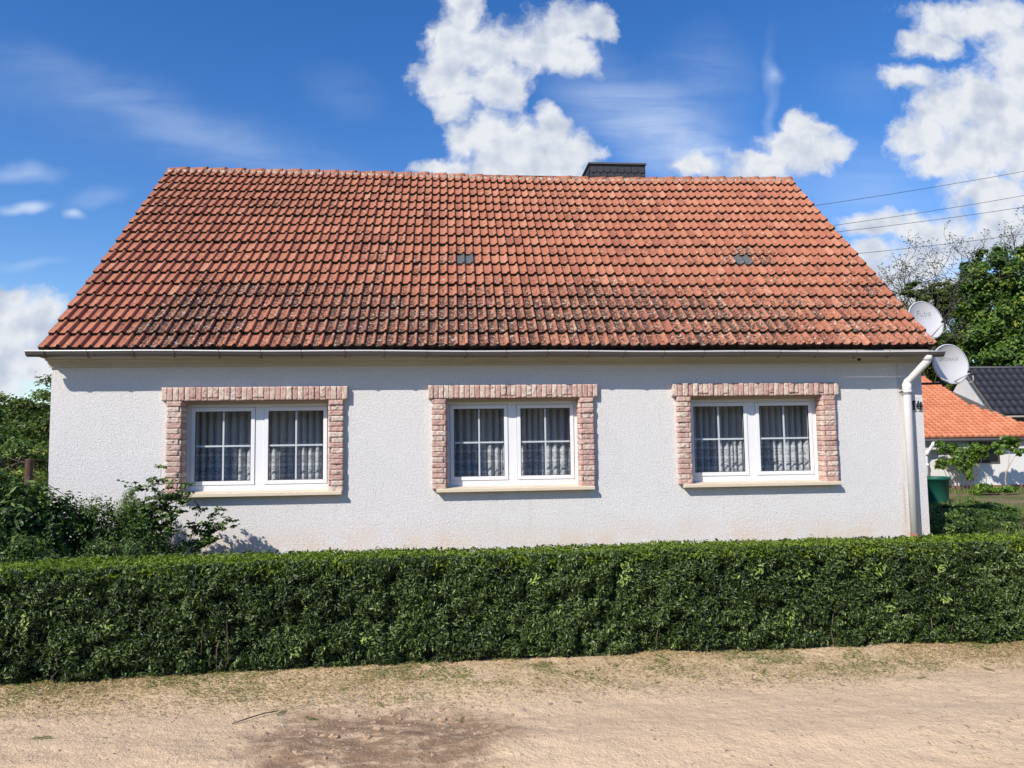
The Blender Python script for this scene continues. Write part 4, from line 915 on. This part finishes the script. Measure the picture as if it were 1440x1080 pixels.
# far wooded edges beyond the gardens
for nm, x0_, x1_, yw, hw, nn_ in (('far_wood', -75, 75, 62, 5.5, 26000),):
    wx = rng.uniform(x0_, x1_, nn_); wh = hw + 1.6 * vnoise(wx, wx * 0, 95, 3, .12); wz = rng.uniform(0, 1, nn_) ** .8 * wh
    tag(link(nm, leafmesh(nm, [leaves(np.stack([wx, yw + rng.normal(0, 1.5, nn_), wz], -1), np.tile([0, -1, .3], (nn_, 1)), .8, .5, np.clip(rng.normal(.4, .2, nn_), 0, 1), .2, .6)]), M['tree']), 'distant low belt of trees beyond the gardens', 'wood', kind='stuff')
# left background
tree('garden_tree', 'rounded green garden tree behind the left corner of the house', (-10.6, 8.4, 0), 3.2, [(-10.2, 8.2, 2.3, 1.1, .9, .95), (-11.5, 8.3, 2.3, .9, .9, .7), (-10.8, 8.0, 1.5, 1.3, 1, 1.0), (-9.6, 8.2, 1.7, .9, .8, 1.2), (-12.4, 8.2, 1.6, 1.2, 1, 1.1), (-10.6, 8.6, 1.2, 1.8, .8, 1.2)], 38000, .10, .055, 'tree_warm')
tree('garden_tree', 'darker garden bush in front of the rounded tree at the left edge', (-8.6, 3.2, 0), 2.1, [(-8.2, 3.0, 1.25, .8, .7, .6), (-7.4, 3.1, .9, .6, .6, .7), (-9.3, 3.2, 1.5, .9, .7, .65), (-8.4, 2.8, .6, 1.2, .7, .6)], 15000, .075, .042, 'shrub', trunk_r=.06)
shrub('bushy_shrub', 'low shrub with reddish tips beside the wooden post', 'shrub', (-7.2, .9, 0), [(-7.05, .9, .75, .5, .45, .5), (-7.6, .8, .9, .5, .45, .5)], 7000, .06, .03, 'tree_warm', 14)

# ------------------------------------------------------------------ neighbour's buildings and garden
def tiled(name, m, parent, rows, xl, xr_fn, e0, r0, tw, amp, butt):
    """rows of wavy tiles on the plane e0->r0 (y,z)"""
    e0 = np.array([0, *e0]); r0 = np.array([0, *r0]); d_ = r0 - e0; Ls = np.linalg.norm(d_); d_ /= Ls; n_ = np.array([0, -d_[2], d_[1]])
    Vs, Fs, Rs, off = [], [], [], 0
    for r in range(rows):
        t0, t1 = r / rows, (r + 1.08) / rows; xr = xr_fn(t0); nc = max(1, int((xr - xl) / tw)); ns_ = nc * 6 + 1
        x = np.linspace(xl, xl + nc * tw, ns_); ph = ((x - xl) / tw) % 1.0; h = amp * np.clip(np.sin(ph * 2 * math.pi + 3.6) * .5 + .5, 0, 1) ** 1.5
        rn_ = np.repeat(rng.uniform(0, 1, nc), 6); rn_ = np.append(rn_, rn_[-1])
        for tt, hh in ((t0, -.01), (t0, butt), (min(t1, 1), 0.0)):
            P_ = e0 + tt * Ls * d_ + 0 * x[:, None]; P_ = P_ + (h * (0 if hh < 0 else 1) + hh)[:, None] * n_; P_[:, 0] = x; Vs.append(P_); Rs.append(rn_)
        i = np.arange(ns_ - 1)
        for q in range(2): Fs.append(np.stack([i, i + 1, i + 1 + ns_, i + ns_], -1) + off + q * ns_)
        off += 3 * ns_
    return link(name, npmesh(name, np.concatenate(Vs), np.concatenate(Fs), {'rnd': np.concatenate(Rs)}), m, parent)
nb = empty('outbuilding', (12, 11, 0), 'low white outbuilding with a bright orange tiled roof beyond the garden', 'outbuilding')
bm = bmesh.new()
box(bm, 7.4, 16.6, 10.2, 13.9, .12, 1.52)
link('wall', frommb('wall', bm), M['nb_wall'], nb)
boxobj('base_course', (7.38, 16.62, 10.17, 13.92, -.05, .118), M['nb_base'], nb)
tab = [(0, 16.75), (.12, 16.55), (.18, 16.38), (.34, 15.89), (.46, 15.6), (.52, 15.45), (.65, 15.44), (.8, 15.44), (.92, 15.3), (1, 15.2)]
def xr_fn(t): return float(np.interp(t, [a for a, b in tab], [b for a, b in tab]))
rf = tiled('roof', M['otile'], nb, 25, 7.2, xr_fn, (9.95, 1.53), (13.5, 3.57), .19, .05, .06)
bm = bmesh.new(); quad((7.2, 9.97, 1.50), (16.7, 9.97, 1.50), (15.2, 13.5, 3.53), (7.2, 13.5, 3.53)); quad((15.2, 13.5, 3.53), (16.7, 9.97, 1.50), (17.0, 16, 1.5)); quad((7.2, 13.5, 3.53), (15.2, 13.5, 3.53), (17, 16, 1.5), (7.2, 16, 1.5))
link('underlay', frommb('underlay', bm), M['nb_dark'], rf)
bm = bmesh.new(); tube(bm, [(7.2, 13.5, 3.56), (15.25, 13.5, 3.56)], .08, 10); link('ridge_cap', frommb('ridge_cap', bm), M['otile'], rf)
bm = bmesh.new(); tube(bm, [(7.2, 9.90, 1.45), (16.9, 9.90, 1.44)], .055, 8); link('gutter', frommb('gutter', bm), M['zinc'], nb)
wn = boxobj('window', (14.3, 15.12, 10.185, 10.215, .80, 1.38), M['nb_glass'], nb)
boxobj('window_frame', [(14.26, 14.30, 10.17, 10.21, .76, 1.42), (15.12, 15.16, 10.17, 10.21, .76, 1.42), (14.302, 15.118, 10.17, 10.21, .76, .798)], M['nb_dark'], wn)
bm = bmesh.new(); tube(bm, [(12.93, 9.90, 1.42), (12.93, 9.92, 1.3), (12.86, 10.05, 1.12), (12.84, 10.10, 1.0), (12.84, 10.1, .3)], .05, 10); tube(bm, [(12.86, 10.05, 1.16), (12.84, 10.1, 1.02)], .065, 10); tube(bm, [(12.84, 10.1, .78), (12.84, 10.1, .70)], .065, 10)
link('downpipe', frommb('downpipe', bm), M['pvc'], nb)
# barn with black roof
bn = empty('barn', (21, 18, 0), 'whitewashed barn with a glossy black tiled roof behind the orange roof', 'barn')
bx = 19.75
bm = bmesh.new()
e_y, r_y, e_z, r_z = 16.15, 17.6, 2.45, 4.25
cs = [(bx, e_y, 0), (bx, r_y + 1.9, 0), (bx, r_y + 1.9, 2.2), (bx, r_y, r_z - .05), (bx, e_y, e_z)]
# boarded gable with slightly uneven planks
yv = np.linspace(e_y, r_y + 1.9, 19)
for y0, y1 in zip(yv, yv[1:]):
    def top(y): return e_z + (r_z - e_z) * (y - e_y) / (r_y - e_y) if y < r_y else r_z - (y - r_y) * 1.05
    o2 = rng.uniform(0, .02); z0 = 1.6
    c4 = [(bx - o2, y0 + .006, z0), (bx - o2, y0 + .006, top(y0) - .05), (bx - o2, y1 - .006, top(y1) - .05), (bx - o2, y1 - .006, z0)]
    bb = [(bx + .03, p[1], p[2]) for p in c4]; f_ = [bm.verts.new(p) for p in c4]; k_ = [bm.verts.new(p) for p in bb]; bm.faces.new(f_)
    for i in range(4): bm.faces.new((f_[i], f_[(i + 1) % 4], k_[(i + 1) % 4], k_[i]))
link('gable_boards', frommb('gable_boards', bm), M['whitewash'], bn)
boxobj('wall', (bx + .05, 32, e_y + .1, 21.5, 0, e_z - .02), M['nb_dark'], bn)
tiled_r = tiled('roof', M['dtile'], bn, 7, bx - .12, lambda t: 32, (e_y - .25, e_z - .12), (r_y, r_z), .30, .055, .03)
bm = bmesh.new(); quad((bx - .1, e_y - .2, e_z - .14), (32, e_y - .2, e_z - .14), (32, r_y, r_z - .04), (bx - .1, r_y, r_z - .04)); quad((bx - .1, r_y, r_z - .04), (32, r_y, r_z - .04), (32, 21.5, .9), (bx - .1, 21.5, .9)); link('underlay', frommb('underlay', bm), M['nb_dark'], tiled_r)
bm = bmesh.new(); tube(bm, [(bx - .15, r_y, r_z + .02), (32, r_y, r_z + .02)], .08, 8); link('ridge_cap', frommb('ridge_cap', bm), M['dtile'], tiled_r)
bm = bmesh.new(); tube(bm, [(bx - .16, e_y - .25, e_z - .16), (bx - .14, r_y, r_z - .03)], .05, 6); link('verge_board', frommb('verge_board', bm), M['nb_dark'], tiled_r)
bm = bmesh.new(); tube(bm, [(bx - .1, e_y - .3, e_z - .2), (32, e_y - .3, e_z - .22)], .05, 8); link('gutter', frommb('gutter', bm), M['zinc'], bn)
boxobj('boarded_wall', (bx + .1, 32, e_y - .02, e_y + .08, 1.0, e_z - .05), M['nb_dark'], bn)
# rain barrel
rb = empty('rain_barrel', (10.43, 6.25, 0), 'green plastic rain barrel with a rim standing behind the house corner', 'rain barrel')
bm = bmesh.new()
prof = [(.0, .0), (.26, .0), (.265, .02), (.30, .55), (.325, .555), (.33, .60), (.32, .625), (.30, .62), (.29, .60), (.26, .1), (0, .1)]
rings = []
for r_, z_ in prof: rings.append([bm.verts.new((10.43 + r_ * math.cos(t) if r_ else 10.43, 6.25 + r_ * math.sin(t) if r_ else 6.25, z_)) for t in np.linspace(0, 2 * math.pi, 32, endpoint=False)])
for p1, q1 in zip(rings, rings[1:]):
    for k in range(32): f = bm.faces.new((p1[k], p1[(k + 1) % 32], q1[(k + 1) % 32], q1[k])); f.smooth = True
bmesh.ops.remove_doubles(bm, verts=bm.verts[:], dist=1e-5); bmesh.ops.recalc_face_normals(bm, faces=bm.faces[:])
link('tub', frommb('tub', bm), M['barrel'], rb)
# espalier and small tree against the outbuilding
shrub('climbing_vine', 'leafy green vine trained on the white outbuilding wall left of its window', 'vine', (13.75, 9.7, 0), [(13.2, 9.75, 1.12, .42, .15, .28), (13.75, 9.7, .95, .42, .18, .42), (12.95, 9.7, .8, .30, .12, .16), (13.9, 9.7, .55, .2, .14, .3), (14.2, 9.75, 1.15, .3, .15, .28), (13.5, 9.7, 1.25, .3, .15, .15)], 3800, .09, .05, 'bright', 12, stemr=.012)
tree('small_fruit_tree', 'slender young tree with a pale stem in front of the outbuilding window', (14.32, 9.0, 0), 1.3, [(14.35, 9.2, 1.18, .30, .22, .24), (14.8, 9.3, 1.3, .36, .2, .26), (15.0, 9.3, 1.12, .2, .15, .18)], 1500, .12, .075, 'bright', bark='bark_pale', trunk_r=.03, nbr=1)
shrub('garden_plant', 'bright yellow green plant at the foot of the outbuilding wall', 'plant', (13.6, 8.6, 0), [(13.3, 8.6, .15, .35, .25, .16), (13.9, 8.5, .14, .3, .25, .15)], 1500, .1, .04, 'bright', 4)
for k, (x, y, rx, rz_, lab) in enumerate(((8.9, 3.3, .5, .13, 'dark leafy bush in the shade of the house beside its right corner'), (9.7, 3.9, .38, .13, 'dark leafy bush in the shade right of the one at the house corner'))):
    shrub('garden_bush', lab, 'bush', (x, y, 0), [(x, y, rz_ * .8, rx, .5, rz_), (x + .5 * rx, y - .3, rz_ * .6, rx * .7, .4, rz_ * .8)], 4500, .075, .04, 'shrub', 12, group='dark bushes in the side garden')
shrub('garden_bush', 'dark bush filling the shaded bed right behind the hedge end', 'bush', (7.6, .8, 0), [(7.1, 1.0, .18, .6, .4, .22), (8.1, 1.5, .14, .6, .4, .17)], 4500, .06, .03, 'rose', 12, group='dark bushes in the side garden')
# grass in the side garden: uncountable
N = 42000; x = rng.uniform(6.3, 19, N); y = rng.uniform(-3.8, 10, N); kp = (vnoise(x, y, 70, 4, .5) > -.12); x, y = x[kp], y[kp]; n = len(x)
V_, f_, r_ = leaves(np.stack([x, y, rng.uniform(.0, .06, n)], -1), rng.normal(size=(n, 3)) * [1, 1, .1], rng.uniform(.07, .18, n), .014, np.clip(rng.normal(.45, .22, n), 0, 1), .1, .2, up_=(0, 0, 2))
tag(link('grass', leafmesh('grass', [(V_, f_, r_)]), M['grass']), 'patchy green and dry grass in the garden beside the house', 'grass', kind='stuff')

# ------------------------------------------------------------------ power lines
wires = [((25.2, 18.25), (41.87, 21.12), 'topmost of the four power lines crossing the sky at right'), ((26.47, 16.79), (41.73, 19.27), 'second power line from the top at right'),
         ((26.9, 16.35), (41.67, 18.4), 'third power line from the top, just under the second'), ((28.25, 14.76), (41.53, 16.36), 'lowest power line, passing in front of the bare twigs')]
for (x0, z0), (x1, z1), lab in wires:
    bm = bmesh.new(); pts = []
    for t in np.linspace(-1.4, 1.8, 50): pts.append((x0 + (x1 - x0) * t, 40, z0 + (z1 - z0) * t + .30 * (t * t - t)))
    tube(bm, pts, .016, 6, False); o = link('power_line', frommb('power_line', bm), M['concrete']); tag(o, lab, 'power line', 'power lines')

# ------------------------------------------------------------------ litter, tufts and stones on the road
def scatter_leaf(N, xr_, yr_, L, Wd, thr, seed, lift=(.0, .012), flat=True, freq=1.2, dens=None):
    x = rng.uniform(*xr_, N); y = rng.uniform(*yr_, N); w = vnoise(x, y, seed, 4, freq)
    kp = w > thr
    if dens is not None: kp &= rng.random(N) < dens(x, y)
    x, y = x[kp], y[kp]; n = len(x); z = gz(x, y) + rng.uniform(*lift, n)
    nn = np.tile([0, 0, 1.0], (n, 1)) if flat else rng.normal(size=(n, 3)) * [1, 1, .15]
    return leaves(np.stack([x, y, z], -1), nn, rng.uniform(.5, 1.3, n) * L, Wd, np.clip(rng.normal(.5, .25, n), 0, 1), .1, .25 if flat else .2, None if flat else (0, 0, 2.0))
dv = lambda x, y: np.clip((y + 5.9) / .8, .02, 1) ** 1.3 * np.clip(.55 + 1.1 * vnoise(x, y, 80, 4, 1.2), .12, 1)
tag(link('straw_litter', leafmesh('straw_litter', [scatter_leaf(230000, (-6, 6.5), (-6.1, -4.85), (.03), .004, -.9, 80, dens=dv), scatter_leaf(5000, (-6, 6.5), (-8.5, -5.5), .035, .004, .1, 81)]), M['straw']), 'dry straw and hedge clippings strewn along the foot of the hedge', 'straw litter', kind='stuff')
tag(link('verge_grass', leafmesh('verge_grass', [scatter_leaf(50000, (-6, 6.5), (-5.75, -4.9), .032, .005, .12, 82, flat=True, lift=(0, .02), freq=3.5, dens=lambda x, y: np.clip((y + 5.75) / .6, .03, 1))]), M['grass']), 'thin sparse grass growing along the foot of the hedge', 'grass', kind='stuff')
bm = bmesh.new()
for k in range(900):
    x = rng.uniform(-4.5, 5); y = rng.uniform(-8.2, -5.4); r_ = rng.uniform(.003, .008) * (2.0 if rng.random() < .07 else 1); z = float(gz(x, y)) + r_ * .2
    mt = bmesh.ops.create_icosphere(bm, subdivisions=1, radius=r_, matrix=Matrix.Translation((x, y, z)) @ Matrix.Rotation(rng.uniform(0, 6), 4, 'Z') @ Matrix.Diagonal((rng.uniform(.8, 1.5), 1, .6, 1)))
    for v_ in mt['verts']: v_.co += Vector(rng.normal(0, r_ * .12, 3))
M['pebble'] = simple('grey_pebble', (.30, .25, .21), .85, .5, 7)
tag(link('pebbles', frommb('pebbles', bm), M['pebble']), 'small scattered pebbles lying on the sandy road', 'pebbles', kind='stuff')

# separate weed tufts and a fallen twig on the road
TUFTS = [(-3.13, -6.05, .07, 'small green weed tuft on the sand at the far left of the road'), (-1.93, -5.78, .06, 'green leafy tip lying at the end of the fallen twig'), (-1.75, -5.88, .06, 'green weed tuft just right of the fallen twig'), (-1.63, -5.42, .05, 'short weed tuft close to the hedge above the twig'), (-1.36, -5.70, .06, 'green weed tuft above the dark damp patch'), (-1.22, -5.62, .05, 'weed tuft just right of the one above the damp patch'), (-.87, -6.02, .05, 'green weed tuft at the right end of the damp patch'), (-.18, -5.85, .035, 'tiny weed in the middle of the road'), (.40, -5.55, .04, 'small weed right of the middle between hedge and road'), (1.06, -5.62, .05, 'flat green weed in front of the hedge below the right window'), (2.12, -5.70, .05, 'flat green weed tuft in the sand towards the right edge'), (2.68, -5.55, .05, 'weed tuft near the hedge at the right edge')]
pr_ = None
for k, (x, y, sz, lab) in enumerate(TUFTS):
    if pr_ is None:
        n = 30; a = rng.uniform(0, 6.28, n); rr = rng.uniform(0, 1, n) ** .6
        c = np.stack([np.cos(a) * rr * 1.3, np.sin(a) * rr * .8, rng.uniform(.05, .4, n)], -1)
        V_, f_, r_ = leaves(c, np.stack([np.cos(a) * .8, np.sin(a) * .8, np.full(n, .7)], -1), 1.1, .09, np.clip(rng.normal(.35, .2, n), 0, 1), .15, .4)
        pr_ = leafmesh('weed_tuft', [(V_, f_, r_)]); pr_.materials.append(M['grass'])
    o = bpy.data.objects.new('weed_tuft', pr_); COL.objects.link(o); o.location = (x, y, float(gz(x, y))); o.scale = (sz * .8, sz * .45, sz * .35); o.rotation_euler.z = k * 1.3
    tag(o, lab, 'weed', 'weed tufts on the sandy road')
bm = bmesh.new(); z0 = float(gz(-2.05, -5.9)) + .006
tube(bm, [(-2.17, -5.95, z0), (-2.10, -5.90, z0 + .008), (-2.02, -5.84, z0 + .012), (-1.95, -5.80, z0 + .008)], [.004, .005, .004, .003], 6)
tag(link('fallen_twig', frommb('fallen_twig', bm), M['twig']), 'thin brown twig lying on the sand left of the damp patch', 'twig')

bm = bmesh.new()
for k in range(420):
    if k < 260: x, y = rng.normal(-1.45, .55), rng.normal(-6.05, .30)
    else: x, y = rng.uniform(-4.5, 4.5), rng.uniform(-5.7, -5.0)
    y = min(y, -5.0); r_ = rng.gamma(2.0, .0022) + .002; z = float(gz(np.clip(x, -7, 7), y))
    mt = bmesh.ops.create_icosphere(bm, subdivisions=2, radius=r_, matrix=Matrix.Translation((x, y, z)) @ Matrix.Rotation(rng.uniform(0, 6), 4, 'Z') @ Matrix.Diagonal((rng.uniform(.9, 1.9), 1, .7, 1)))
    for v_ in mt['verts']: v_.co += Vector(rng.normal(0, r_ * .13, 3))
M['clod'] = simple('crumbled_soil', (.42, .29, .185), .95, .35, 12)
tag(link('soil_clods', frommb('soil_clods', bm), M['clod']), 'crumbs and clods of brown soil on the churned sand', 'soil clods', kind='stuff')
